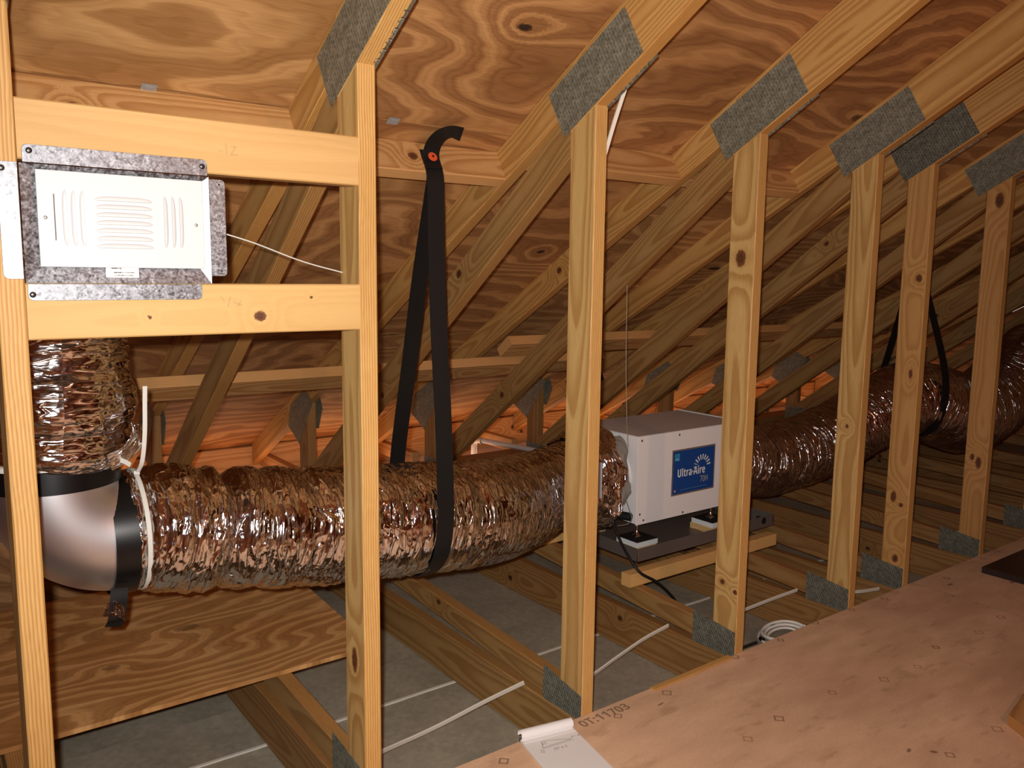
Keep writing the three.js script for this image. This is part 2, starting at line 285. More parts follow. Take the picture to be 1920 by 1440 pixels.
// a flat ribbon swept along points; wdir is its width direction
function ribbon(pts, wdirs, w, th, seg = 80, kuv = 40) {
  const cu = new THREE.CatmullRomCurve3(pts.map((p) => V(...p)), false, 'centripetal'), wc = new THREE.CatmullRomCurve3((wdirs.length === pts.length ? wdirs : pts.map(() => wdirs[0])).map((p) => V(...p)));
  const pos = [], uv = [], idx = []; let s = 0, last = null;
  for (let i = 0; i <= seg; i++) {
    const t = i / seg, p = cu.getPoint(t), tn = cu.getTangent(t), wd = wc.getPoint(t).normalize(); wd.addScaledVector(tn, -wd.dot(tn)).normalize(); const n = tn.clone().cross(wd).normalize();
    if (last) s += p.distanceTo(last); last = p;
    [[-1, -1], [1, -1], [1, 1], [-1, 1]].forEach(([a, b]) => { const q = p.clone().addScaledVector(wd, a * w / 2).addScaledVector(n, b * th / 2); pos.push(q.x, q.y, q.z); uv.push(a * w / 2 * kuv, s * kuv); });
    if (i) { const o = (i - 1) * 4; for (let k = 0; k < 4; k++) { const a = o + k, b = o + (k + 1) % 4; idx.push(a, b, b + 4, a, b + 4, a + 4); } }
  }
  const e = seg * 4; idx.push(0, 2, 1, 0, 3, 2, e, e + 1, e + 2, e, e + 2, e + 3);
  const g = new THREE.BufferGeometry(); g.setAttribute('position', new THREE.Float32BufferAttribute(pos, 3)); g.setAttribute('uv', new THREE.Float32BufferAttribute(uv, 2)); g.setIndex(idx);
  const f = g.toNonIndexed(); f.computeVertexNormals(); return f;
}
// flexible foil duct: points [x, y, z, r]
function flexDuct(pts, { fold = 0.006, fine = 0.003, grooves = [], sd = 0, M = 84, caps = true, ref = [0, 1, 0], step = 0.006 } = {}) {
  const cu = new THREE.CatmullRomCurve3(pts.map((p) => V(p[0], p[1], p[2]))), rc = new THREE.CatmullRomCurve3(pts.map((p) => V(p[3], 0, 0)));
  const N = Math.min(420, Math.ceil(cu.getLength() / step)), pos = [], uv = [], idx = []; let s = 0, last = null;
  for (let i = 0; i <= N; i++) {
    const t = i / N, p = cu.getPoint(t), tn = cu.getTangent(t), r0 = rc.getPoint(t).x; if (last) s += p.distanceTo(last); last = p.clone();
    const b = V(...ref).cross(tn).normalize(), n = tn.clone().cross(b).normalize();
    for (let j = 0; j <= M; j++) {
      const a = (j % M) / M * Math.PI * 2, ca = Math.cos(a), sa = Math.sin(a);
      const wv = n3(s * 9, ca * 1.3 + sd, sa * 1.3) * 0.03;
      let d = fold * n3((s + wv) * 26, ca * 0.9 + 7 + sd, sa * 0.9) + fold * 0.7 * (0.5 - Math.abs(n3((s + wv) * 40 + sa * 1.2, ca * 2.2 + sd, sa * 2.2 + 3))) + fine * n3(s * 90, ca * 7 + sd, sa * 7) + fine * 0.5 * (0.5 - Math.abs(n3(s * 150, ca * 16, sa * 16 + sd))) + 0.0012 * Math.sin(s * 210 + a);
      for (const [s0, dep, w, ph = 0] of grooves) { const q = (s - s0 + 0.012 * n3(ca * 1.5, sa * 1.5, s0 * 9 + sd)) / w; d -= dep * Math.exp(-q * q) * (0.65 + 0.35 * Math.sin(a + ph)); }
      const r = r0 + d; const q = p.clone().addScaledVector(n, r * ca).addScaledVector(b, r * sa);
      pos.push(q.x, q.y, q.z); uv.push(s / 0.6, j / M * Math.PI * 2 * 0.15 / 0.6);
    }
    if (i) { const o = (i - 1) * (M + 1); for (let j = 0; j < M; j++) idx.push(o + j, o + M + 1 + j, o + j + 1, o + j + 1, o + M + 1 + j, o + M + 2 + j); }
  }
  if (caps) for (const e of [0, N]) { const o = e * (M + 1), p = cu.getPoint(e / N), k = pos.length / 3; pos.push(p.x, p.y, p.z); uv.push(0, 0); for (let j = 0; j < M; j++) e ? idx.push(k, o + j + 1, o + j) : idx.push(k, o + j, o + j + 1); }
  const g = new THREE.BufferGeometry(); g.setAttribute('position', new THREE.Float32BufferAttribute(pos, 3)); g.setAttribute('uv', new THREE.Float32BufferAttribute(uv, 2)); g.setIndex(idx); g.computeVertexNormals(); return g;
}

/* ---------- the shell: deck, ceiling below, roof sheathing, end walls, eave ---------- */
const TX = [0.1533, 0.7633, 1.3733, 1.9833, 2.5857, 2.9403, 3.539, 4.149, 4.759, 5.369, 5.979];   // truss centres
const roofTop = (z) => 0.560 + 0.575 * z, roofLow = (z) => 0.395 + 0.575 * z, tailLow = (z) => 0.4575 + 0.575 * z;                      // top chord edges
const SL = Math.hypot(1, 0.575), NY = 1 / SL, NZ = -0.575 / SL, DY = 0.575 / SL, DZ = 1 / SL;        // roof normal and slope direction
const RIDGE = 2.2, XL = -1.62, XR = 7.0;

let deckMats;
const floor = structure('floor', 'tan structural panel deck of the attic room', 'floor', [2.7, -1.138, 2.2]);
{
  const seams = [[XL, 0.552], [0.552, 2.992], [2.992, 5.432], [5.432, XR]];
  for (let r = 0; r < 4; r++) seams.forEach(([x0, x1], i) => {
    const z0 = r * 1.12, z1 = Math.min(4.44, z0 + 1.12), g = bx(x0 + 0.002, -1.138, z0 + 0.001, x1 - 0.002, -1.12, z1 - 0.001, 1, 0.0005), p = g.attributes.position, u = g.attributes.uv;
    const key = (i === 1 && r === 0) ? 0 : 1 + ((i + r) % 2), x00 = i === 0 ? x1 - 2.44 : x0;
    for (let k = 0; k < p.count; k++) u.setXY(k, (p.getX(k) - x00) / 2.44, 1 - (p.getZ(k) - z0) / 1.22);
    deckMats ??= [deckTex(700, ['0T:11703', 646, 74]), deckTex(730), deckTex(760)].map((t) => { t.wrapS = t.wrapT = THREE.RepeatWrapping; return std({ map: t, roughness: 0.68 }); });
    part(floor, 'subfloor_panel', g, deckMats[key]);
  });
}
part(floor, 'seam_dirt', bx(2.9899, -1.136, 0.001, 2.9941, -1.1206, 1.119), std({ color: 0x3a271b, roughness: 0.95 }), 'dark dirt packed in the panel seam');
// gypsum boards of the ceiling below, grey paper side, with squeezed joint compound at their seams
const dry = structure('ceiling_below', 'grey paper back of the drywall between the joists', 'drywall', [2.7, -1.293, -0.9]);
[[XL, 0.9], [0.9, 3.4], [3.4, XR]].forEach(([x0, x1]) => { for (const [z0, z1] of [[-1.85, -0.6], [-0.6, 0.62], [0.62, 4.45]]) part(dry, 'drywall_sheet', bx(x0, -1.293, z0, x1, -1.28, z1, 1.2), drywallMat); });
{
  const pts = []; for (let x = XL + 0.1; x < 6.5; x += 0.07) pts.push([x, -1.2785 + rr(-0.0008, 0.0008), -0.6 + rr(-0.003, 0.003)]);
  part(dry, 'joint_compound_bead', ribbon(pts, [[0, 0, 1]], 0.009, 0.005, 240), std({ color: 0xd8d2c6, roughness: 0.9 }), 'pale bead of joint compound along the seam');
}
// roof sheathing: separate plywood panels on both slopes
const ceiling = structure('ceiling', 'roof sheathing of grained plywood panels on the trusses', 'roof', [2.7, -0.9, 2.2]);
function slopePanel(x0, x1, z0, z1, mat, uo, vo, mirror) {
  const th = 0.012, y = (z) => roofTop(z), c = [];
  for (const x of [x0, x1]) for (const z of [z0, z1]) for (const k of [0, th]) c.push([x, y(z) + NY * k, z + NZ * k]);
  const P = (i) => { const p = c[i]; return mirror ? [p[0], p[1], 2 * RIDGE - p[2]] : p; };
  const quads = [[0, 4, 6, 2], [1, 3, 7, 5], [0, 1, 5, 4], [2, 6, 7, 3], [0, 2, 3, 1], [4, 5, 7, 6]], pos = [], uv = [];
  quads.forEach((q, k) => { const o = mirror ? [0, 2, 1, 0, 3, 2] : [0, 1, 2, 0, 2, 3]; for (const i of o) { const p = P(q[i]); pos.push(...p); const zz = c[q[i]][2]; uv.push((p[0] - x0) / 2.44 + uo, k < 2 ? (zz - z0) * SL / 1.22 + vo : (c[q[i]][1]) * 0.8); } });
  const g = new THREE.BufferGeometry(); g.setAttribute('position', new THREE.Float32BufferAttribute(pos, 3)); g.setAttribute('uv', new THREE.Float32BufferAttribute(uv, 2)); g.computeVertexNormals(); return g;
}
{
  const zs = [-2.452, -1.395, -0.34, 0.717, 1.774, RIDGE], starts = [-1.0, 1.983, 0.7633, 1.9833, 0.3];
  for (let r = 0; r < 5; r++) {
    let k = 0;
    for (let x = starts[r] - 4.88; x < XR; x += 2.44, k++) {
      const x0 = Math.max(XL, x), x1 = Math.min(XR, x + 2.44); if (x1 - x0 < 0.05) continue;
      const m = (k + r) % 2 ? plyMatA : plyMatB, uo = r === 2 ? (k === 2 ? 0.04 : 0.3) : rnd();
      part(ceiling, 'plywood_panel', slopePanel(x0 + 0.0015, x1 - 0.0015, zs[r] + 0.0015, zs[r + 1] - 0.0015, m, uo + (x0 - x) / 2.44, r === 2 ? 0.0 : 0.25 * r, false), m);
      part(ceiling, 'plywood_panel', slopePanel(x0 + 0.0015, x1 - 0.0015, zs[r] + 0.0015, zs[r + 1] - 0.0015, m, uo, 0, true), m);
    }
  }
}
const wallWood = std({ map: plyB, color: new THREE.Color(0.8, 0.74, 0.7), roughness: 0.8 });
function gable(name, label, x0, x1) {
  const g = structure(name, label, 'wall', [(x0 + x1) / 2, -1.29, 1]);
  const sh = new THREE.Shape([[-2.46, -1.3], [-2.46, roofTop(-2.46) - 0.002], [RIDGE, roofTop(RIDGE) - 0.002], [4.6, roofTop(2 * RIDGE - 4.6) - 0.002], [4.6, -1.3]].map(([z, y]) => new THREE.Vector2(z, y)));
  const e = new THREE.ExtrudeGeometry(sh, { depth: x1 - x0, bevelEnabled: false }), p = e.attributes.position, u = e.attributes.uv;
  for (let i = 0; i < p.count; i++) { const z = p.getX(i), y = p.getY(i), d = p.getZ(i); p.setXYZ(i, x1 - d, y, z); u.setXY(i, z / 2.44, y / 1.22); }
  e.computeVertexNormals(); part(g, 'sheathing', e, wallWood);
}
gable('wall_left', 'plywood gable wall behind the register box end of the attic', XL - 0.02, XL); gable('wall_right', 'plywood gable wall at the dark far end of the attic', XR, XR + 0.02);
const wallBack = structure('wall_back', 'plywood faced knee wall on the other side of the attic room', 'wall', [2.7, -1.12, 4.45]);
part(wallBack, 'sheathing', bx(XL, -1.3, 4.441, XR, 0.56, 4.46, 0.41), wallWood);
const wallEave = structure('wall_eave', 'exterior wall top with timber plate under the roof edge', 'wall', [2.7, -1.293, -1.91]);
part(wallEave, 'top_plate', beam({ a: [XL, -0.935, -1.915], b: [XR, -0.935, -1.915], side: [0, 1, 0], t: 0.038, w: 0.14, row: 2, erow: 3 }), woodDark);
part(wallEave, 'sheathing', bx(XL, -1.5, -1.98, XR, -0.955, -1.845, 0.41), wallWood);
// eave: sub-fascia and sunlit vented soffit
const fascia = structure('trim_fascia', 'sub-fascia board closing the rafter tails at the eave', 'fascia', [2.7, -1.0, -2.42]);
part(fascia, 'board', beam({ a: [XL, -0.915, -2.421], b: [XR, -0.915, -2.421], side: [0, 0, 1], t: 0.038, w: 0.165, row: 4, erow: 5 }), woodPink);
const soffit = structure('trim_soffit', 'painted soffit boards with open vent slot under the eave', 'soffit', [2.7, -1.0, -2.2]);
const soffitMat = std({ color: 0xe8e0d4, roughness: 0.7 });
part(soffit, 'soffit_board', bx(XL, -1.006, -2.445, XR, -0.998, -2.27, 1), soffitMat); part(soffit, 'soffit_board', bx(XL, -1.006, -2.13, XR, -0.998, -1.98, 1), soffitMat);
// unseen black felt added over the sheathing to stop light through its seams
const felt = structure('trim_added_felt', 'unseen black felt added over the plywood sheathing against light leaks', 'roofing felt', [2.7, -0.9, 2.2]);
{
  const f = (mirror) => { const g = slopePanel(XL - 0.03, XR + 0.03, -2.47, RIDGE + 0.01, null, 0, 0, mirror); return g.translate(0, 0.0155, mirror ? 0.008 : -0.008); };
  part(felt, 'felt_sheet', f(false), blackRubber); part(felt, 'felt_sheet', f(true), blackRubber);
}

/* ---------- roof trusses ---------- */
const trussLabels = ['roof truss whose knee post holds one flange of the galvanized register box', 'roof truss whose knee post takes the ends of the two pale vent boards',
  'roof truss whose knee post stands at the deck edge behind the notepad', 'roof truss with big oval knot in knee post in front of the dehumidifier', 'roof truss with wavy grained knee post just past the drain pan',
  'roof truss set close to its neighbour, boldly ribbed plate at its post top', 'roof truss with forked knot low on its knee post beside the dark slab',
  'roof truss behind the foil duct, first beyond the post with forked knot', 'roof truss behind the foil duct, second beyond the post with forked knot', 'roof truss behind the foil duct, third beyond the post with forked knot', 'roof truss behind the foil duct, fourth beyond the post with forked knot'];
const chordAng = Math.atan(0.575), w1Top = (z) => 0.463 + 0.742 * z, w2Top = (z) => -1.06 - 0.05 * (z + 0.09);
const roofDir = [0, DY, DZ];
TX.forEach((x, i) => {
  const g = thing('roof_truss', trussLabels[i], 'roof truss', [x, -1.138, 0], 'roof trusses along the attic');
  const own = i < 7 ? i : 7, R = (k) => (i * 5 + k * 3) % 6, E = (k) => (i * 7 + k * 5) % 12;
  // top chord: 2x4 out to the tail, spliced at the post to a 2x6 up to the ridge
  const cm = (z) => [x, (roofTop(z) + roofLow(z)) / 2, z], tm = (z) => [x, (roofTop(z) + tailLow(z)) / 2, z], lowPlane = { p: [0, roofLow(0), 0], n: [0, NY, NZ] }, tailPlane = { p: [0, tailLow(0) - 0.001, 0], n: [0, NY, NZ] };
  part(g, 'top_chord', beam({ a: tm(-2.34), b: tm(-0.06), cutA: { p: [0, 0, -2.395], n: [0, 0, 1] }, cutB: { p: [0, 0, -0.0905], n: [0, 0, 1] }, row: R(0), erow: E(0), u0: 0.13 * i + 0.4 }), woodB);
  part(g, 'top_chord', beam({ a: cm(-0.05), b: cm(2.18), w: 0.1425, cutA: { p: [0, 0, -0.0895], n: [0, 0, 1] }, cutB: { p: [0, 0, RIDGE - 0.002], n: [0, 0, 1] }, row: i === 1 ? 7 : R(1), erow: E(0), u0: 0.13 * i }), i === 1 ? woodA : woodB);
  // knee post
  part(g, 'knee_post', beam({ a: [x, postBottom, -0.0445], b: [x, 0.37, -0.0445], cutB: lowPlane, row: own, erow: E(1), u0: 0 }), woodA);
  // diagonal web down to the eave post
  const wm = (z) => [x, w1Top(z) - 0.055, z], ze = -1.722;
  part(g, 'diagonal_web', beam({ a: wm(-0.1), b: wm(-1.7), cutA: { p: [0, 0, -0.0905], n: [0, 0, 1] }, cutB: { p: [0, 0, ze], n: [0, 0, 1] }, row: R(2), erow: E(2), u0: 0.31 * i }), woodDeep);
  // lower web from the post base
  const l2 = (z) => [x, w2Top(z) - 0.032, z];
  part(g, 'lower_web', beam({ a: l2(-0.12), b: l2(-1.6), w: 0.064, cutA: { p: [0, 0, -0.091], n: [0, 0, 1] }, cutB: { p: [0, 0, ze], n: [0, 0, 1] }, row: R(3), erow: E(3), u0: 0.23 * i }), i > 3 ? woodDark : woodDeep);
  // eave post
  part(g, 'eave_post', beam({ a: [x, -1.1, -1.767], b: [x, -0.66, -1.767], cutB: tailPlane, row: R(4), erow: E(4), u0: 0.41 * i }), woodDark);
  // soffit lookout beside the tail
  part(g, 'soffit_lookout', beam({ a: [x + 0.0385, -0.9, -2.395], b: [x + 0.0385, -0.9, -1.99], w: 0.064, row: R(5), erow: E(5), u0: 0.17 * i }), woodPink);
  // pressed steel plates on both faces
  const rect = (z0, y0, len, wid, ang) => { const c = Math.cos(ang), s = Math.sin(ang); return [[0, 0], [len, 0], [len, wid], [0, wid]].map(([a, b]) => [z0 + a * c - b * s, y0 + a * s + b * c]); };
  const len = [0.3, 0.31, 0.3, 0.3, 0.3, 0.28, 0.3][i] ?? 0.3, z0 = [-0.11, -0.12, -0.113, -0.115, -0.115, -0.1, -0.12][i] ?? -0.11;
  const top = rect(z0, roofLow(z0) + 0.004, len, 0.125, chordAng), far = rect(z0 - 0.01, roofLow(z0 - 0.01) - 0.0045, len + 0.02, 0.125, chordAng);
  part(g, 'truss_plate', platePoly(x - 0.0205, top, 0.0013), i === 5 ? plateRib : plateMat, 'punched grey steel plate');
  part(g, 'truss_plate', platePoly(x + 0.0192, far, 0.0013), plateMat, 'punched grey steel plate');
  { // bent teeth along the overhanging edge of the far plate
    const t = []; for (let k = 0; k < 22; k++) { const a = 0.008 + k * 0.0135, c = Math.cos(chordAng), s = Math.sin(chordAng), zz = far[0][0] + a * c, yy = far[0][1] + a * s; t.push(new THREE.BoxGeometry(0.008, 0.0022, 0.006).rotateX(-chordAng + 0.5).translate(x + 0.0162, yy + 0.002 + 0.003 * (k % 2), zz)); }
    part(g, 'plate_teeth', mergeGeometries(t), chrome, 'bent steel teeth');
  }
  part(g, 'truss_plate', platePoly(x - 0.0205, i === 2 ? [[-0.16, -1.125], [-0.15, -1.137], [-0.004, -1.137], [-0.002, -1.07], [-0.155, -1.042]] : [[-0.165, -1.137], [-0.002, -1.137], [-0.002, -1.055], [-0.165, -1.035]], 0.0013), plateRib, 'punched grey steel plate');
  part(g, 'truss_plate', platePoly(x - 0.0205, [[-1.93, -0.66], [-1.9, -0.565], [-1.745, -0.478], [-1.665, -0.52], [-1.725, -0.6], [-1.81, -0.72]], 0.0013), plateMat, 'dark grey steel plate at the eave post top');
  part(g, 'truss_plate', platePoly(x + 0.0192, [[-1.83, -0.66], [-1.81, -0.53], [-1.70, -0.47], [-1.66, -0.55], [-1.70, -0.64]], 0.0013), plateMat, 'steel plate on the far face');
  part(g, 'truss_plate', platePoly(x - 0.0205, [[-1.81, -1.05], [-1.6, -1.03], [-1.6, -0.84], [-1.81, -0.84]], 0.0013), plateMat, 'dark grey steel plate at the eave post foot');
});
// ceiling joists carrying the drywall and the deck
const joistWhere = ['under the register box end of the plywood shelf', 'under the plywood shelf near its free end', 'under the post behind the notepad', 'under the dehumidifier platform beside the coiled cable', 'past the drain pan under the wavy grained post', 'under the post with ribbed plate', 'under the post with forked knot', 'first beyond the post with forked knot', 'second beyond the post with forked knot', 'third beyond the post with forked knot', 'fourth beyond the post with forked knot'];
TX.forEach((x, i) => single('ceiling_joist', 'brown wooden ceiling joist ' + joistWhere[i], 'joist', beam({ a: [x, -1.209, -1.84], b: [x, -1.209, 4.4], w: 0.139, row: (i * 5 + 1) % 6, erow: (i * 3) % 12, u0: 0.19 * i }), i !== 2 && i !== 0 ? woodDark : woodDeep, [x, -1.278, 0], 'ceiling joists resting on the drywall'));

/* ---------- boards between the trusses ---------- */
function bayBoard(i) { return [TX[i] + 0.0195, TX[i + 1] - 0.0195]; }
const blockLabels = ['reddish blocking board under the sheathing above the register box', 'pinkish blocking board that the black duct strap is nailed to', 'pinkish blocking board under the sheathing beside the white cable', 'pinkish blocking board between the knotted post and the wavy grained post'];
const blockZ = [-0.343, -0.398, -0.327, -0.327];
for (let i = 0; i < 4; i++) {
  const [x0, x1] = bayBoard(i), z = blockZ[i], c = [roofTop(z) - NY * 0.0455, z - NZ * 0.0455];   // upper face meets the sheathing at z
  const off = 0.019;
  single('blocking_board', blockLabels[i], 'board', beam({ a: [x0, c[0] - DY * off, c[1] - DZ * off], b: [x1, c[0] - DY * off, c[1] - DZ * off], side: [0, DY, DZ], row: [1, 3, 0, 4][i], erow: 14 - i % 2, u0: 0.2 + 0.17 * i }), woodPink, [(x0 + x1) / 2, c[0] - 0.08, z], 'blocking under the roof sheathing');
}
{ const [x0, x1] = bayBoard(0);
  single('vent_board', 'pale smooth spruce board above the register box', 'board', beam({ a: [x0, 0.2125, -0.019], b: [x1, 0.2125, -0.019], side: [0, 0, 1], w: 0.092, row: 7, erow: 13, u0: 0.3 }), woodSpruce, [0.458, 0.166, -0.019], 'boards framing the register box');
  single('vent_board', 'pale smooth spruce board with dark knot below the register box', 'board', beam({ a: [x0, -0.0668, -0.019], b: [x1, -0.0668, -0.019], side: [0, 0, 1], row: 6, erow: 12, u0: 0 }), woodSpruce, [0.458, -0.112, -0.019], 'boards framing the register box');
}
// long braces nailed across the outer side of the diagonal webs
const wa = Math.atan(0.742), wn = [0, Math.cos(wa), -Math.sin(wa)], wd = [0, Math.sin(wa), Math.cos(wa)];
function brace(x0, x1, zTop, label, erow, row) {
  const y = w1Top(zTop), o = 0.0445, c = [y - wd[1] * o + wn[1] * 0.0195, zTop - wd[2] * o + wn[2] * 0.0195];
  single('web_brace', label, 'board', beam({ a: [x0, c[0], c[1]], b: [x1, c[0], c[1]], side: wn, row, erow, u0: 0.4 }), woodPink, [(x0 + x1) / 2, c[0] - 0.05, c[1]], 'long braces across the truss webs');
}
brace(0.53, 2.42, -1.088, 'long wooden brace crossing behind the black strap, with lower end by the foil riser', 13, 4);
brace(1.84, 4.55, -0.97, 'long wooden brace with chamfered end, overlapping above the other brace', 12, 3);

/* ---------- register box and grille ---------- */
{
  const g = thing('register_box', 'galvanized sheet metal register box with four screw flanges on the pale boards', 'register box', [0.32, -0.05, 0]);
  const tab = (x0, y0, x1, y1, z, r, corners) => { // flat tab with rounded outer corners: corners = [bl, br, tr, tl]
    const s = new THREE.Shape(), R = corners.map((c) => c ? r : 0.0008);
    s.moveTo(x0 + R[0], y0); s.lineTo(x1 - R[1], y0); s.quadraticCurveTo(x1, y0, x1, y0 + R[1]); s.lineTo(x1, y1 - R[2]); s.quadraticCurveTo(x1, y1, x1 - R[2], y1); s.lineTo(x0 + R[3], y1); s.quadraticCurveTo(x0, y1, x0, y1 - R[3]); s.lineTo(x0, y0 + R[0]); s.quadraticCurveTo(x0, y0, x0 + R[0], y0);
    const e = new THREE.ExtrudeGeometry(s, { depth: 0.0009, bevelEnabled: true, bevelThickness: 0.0004, bevelSize: 0.0004, bevelSegments: 1, curveSegments: 8 }); e.translate(0, 0, z);
    const u = e.attributes.uv; for (let i = 0; i < u.count; i++) u.setXY(i, u.getX(i) / 0.2, u.getY(i) / 0.2); return e;
  };
  part(g, 'flange', tab(0.179, 0.1625, 0.456, 0.189, 0.001, 0.009, [0, 0, 1, 1]), galv);
  part(g, 'flange', tab(0.176, -0.049, 0.4405, -0.0235, 0.001, 0.009, [1, 1, 0, 0]), galv);
  part(g, 'flange', tab(0.1445, -0.0155, 0.1712, 0.161, 0.001, 0.009, [1, 0, 0, 1]), galv);
  part(g, 'flange', tab(0.4585, -0.0085, 0.4852, 0.157, 0.001, 0.008, [0, 1, 1, 0]), galv);
  // inner rim turned slightly inward, four mitred sides round the opening
  const o = [[0.1735, -0.022], [0.4575, -0.022], [0.4575, 0.1605], [0.1735, 0.1605]], n = [[0.205, 0.010], [0.436, 0.010], [0.436, 0.143], [0.205, 0.143]];
  for (let i = 0; i < 4; i++) {
    const j = (i + 1) % 4, P = [[...o[i], 0.0035], [...o[j], 0.0035], [...n[j], -0.004], [...n[i], -0.004]], bk = P.map((p) => [p[0], p[1], p[2] - 0.0012]), pos = [], uv = [];
    const q = (a, b, c, d) => [a, b, c, a, c, d].forEach((p) => { pos.push(...p); uv.push(p[0] / 0.2, p[1] / 0.2); });
    q(P[0], P[1], P[2], P[3]); q(bk[3], bk[2], bk[1], bk[0]); q(P[1], P[0], bk[0], bk[1]); q(P[3], P[2], bk[2], bk[3]);
    const e = new THREE.BufferGeometry(); e.setAttribute('position', new THREE.Float32BufferAttribute(pos, 3)); e.setAttribute('uv', new THREE.Float32BufferAttribute(uv, 2)); e.computeVertexNormals();
    part(g, 'rim', e, galv);
  }
  // duct-side body between the two boards
  const body = [bx(0.205, -0.018, -0.2, 0.2062, 0.161, -0.005, 5), bx(0.4348, -0.018, -0.2, 0.436, 0.161, -0.005, 5), bx(0.205, -0.019, -0.2, 0.436, -0.0178, -0.005, 5), bx(0.205, 0.16, -0.2, 0.436, 0.1612, -0.005, 5), bx(0.205, -0.019, -0.2012, 0.436, 0.1612, -0.2, 5)];
  part(g, 'body', mergeGeometries(body), galv);
  // screws and punched holes
  const screw = (x, y) => part(g, 'screw', new THREE.SphereGeometry(0.0048, 14, 8, 0, 6.2832, 0, 1.4).scale(1, 0.5, 1).rotateX(Math.PI / 2).translate(x, y, 0.0023), screwMat);
  screw(0.1505, 0.151); screw(0.1885, 0.18); screw(0.448, 0.1775); screw(0.182, -0.04);
  const hole = (x, y, r) => part(g, 'hole', new THREE.CylinderGeometry(r, r, 0.0006, 12).rotateX(Math.PI / 2).translate(x, y, 0.0024), blackRubber, 'dark punched hole');
  hole(0.4755, 0.149, 0.0017); hole(0.4755, 0.0, 0.0017); hole(0.186, 0.0725, 0.0011); hole(0.186, 0.079, 0.0011); hole(0.186, 0.0855, 0.0011);
  part(g, 'sticker', bx(0.288, -0.0125, 0.0023, 0.3385, 0.006, 0.0026, 1, 0), std({ map: (() => { const t = canvasTex(256, 96, (c, w, h) => { c.fillStyle = '#f1eee6'; c.fillRect(0, 0, w, h); c.fillStyle = '#4b4743'; const bars = (x, y, n, s, hh) => { for (let i = 0; i < n; i++) { const ww = 3 + hash(i, x, 7) * 6; c.fillRect(x + i * s, y, ww, hh * (0.7 + 0.3 * hash(i, y, 3))); } }; bars(40, 14, 12, 7.4, 11); bars(60, 50, 20, 8.2, 10); bars(64, 74, 18, 8.2, 9); }); t.wrapS = t.wrapT = THREE.RepeatWrapping; t.repeat.set(1 / 0.0505, 1 / 0.0185); t.offset.set(-0.288 / 0.0505, 0.0125 / 0.0185); return t; })(), roughness: 0.6 }), 'small white printed sticker, upside down');
}
{
  const g = thing('vent_grille', 'white stamped metal supply grille set in the register box', 'grille', [0.32, 0.004, 0.006]);
  const sh = new THREE.Shape([[0.1955, 0.0045], [0.4445, 0.0045], [0.4445, 0.1515], [0.1955, 0.1515]].map(([a, b]) => new THREE.Vector2(a, b)));
  const slot = new THREE.Path([[0.2166, 0.044], [0.2196, 0.044], [0.2196, 0.117], [0.2166, 0.117]].map(([a, b]) => new THREE.Vector2(a, b))); sh.holes.push(slot);
  part(g, 'face_plate', new THREE.ExtrudeGeometry(sh, { depth: 0.0022, bevelEnabled: true, bevelThickness: 0.0012, bevelSize: 0.001, bevelSegments: 2 }).translate(0, 0, 0.0045), registerWhite);
  part(g, 'damper', bx(0.21, 0.03, 0.0012, 0.226, 0.13, 0.0022), std({ color: 0x3c3835, roughness: 0.6 }), 'damper behind the lever slot, coloured dark as shade in the slot');  // dark colour puts the shade of the narrow slot into the damper
  const lz = 0.0078, louv = (cx, cy, len, w, vert) => { const q = new THREE.SphereGeometry(1, 20, 10, 0, Math.PI, 0, Math.PI / 2); { const P = q.attributes.position; for (let i = 0; i < P.count; i++) { const x = P.getX(i); P.setXYZ(i, Math.sign(x) * Math.pow(Math.abs(x), 0.42), P.getY(i) * 0.8, P.getZ(i)); } } q.scale(len / 2, w, 0.0042); q.computeVertexNormals(); if (vert) q.rotateZ(vert * Math.PI / 2); q.translate(cx, cy, lz); return q; };
  const gapMat = std({ color: 0xb9b6b4, roughness: 0.6 });
  const lou = (...a) => { const m = part(g, 'louver', louv(...a), registerWhite); const v = a[4], [cx, cy, len, w] = a; part(m, 'louver_gap', v ? bx(cx - 0.0006, cy - len / 2 + 0.003, lz - 0.0002, cx + 0.0012, cy + len / 2 - 0.003, lz + 0.0002) : bx(cx - len / 2 + 0.003, cy - 0.0012, lz - 0.0002, cx + len / 2 - 0.003, cy + 0.0004, lz + 0.0002), gapMat); };
  for (let k = 0; k < 7; k++) lou(0.3195, 0.0355 + k * 0.0125, 0.087, 0.0085, 0);
  for (let k = 0; k < 3; k++) { lou(0.2345 + k * 0.0125, 0.08, 0.087, 0.0075, 1); lou(0.381 + k * 0.0125, 0.08, 0.087, 0.0075, -1); }
  for (const [x, y] of [[0.205, 0.0795], [0.433, 0.0775]]) part(g, 'screw', new THREE.SphereGeometry(0.003, 12, 8, 0, 6.2832, 0, 1.3).scale(1, 0.5, 1).rotateX(Math.PI / 2).translate(x, y, 0.0078), std({ color: 0xaaa7a3, metalness: 0.6, roughness: 0.4 }));
}
single('thin_wire', 'thin bare wire slanting from the register box to the knee post', 'wire', tube([[0.47, 0.075, -0.05], [0.55, 0.055, -0.06], [0.66, 0.02, -0.075], [0.745, 0.0, -0.08]], 0.0014, 30, 6), tieMat, [0.6, 0.0, -0.07]);

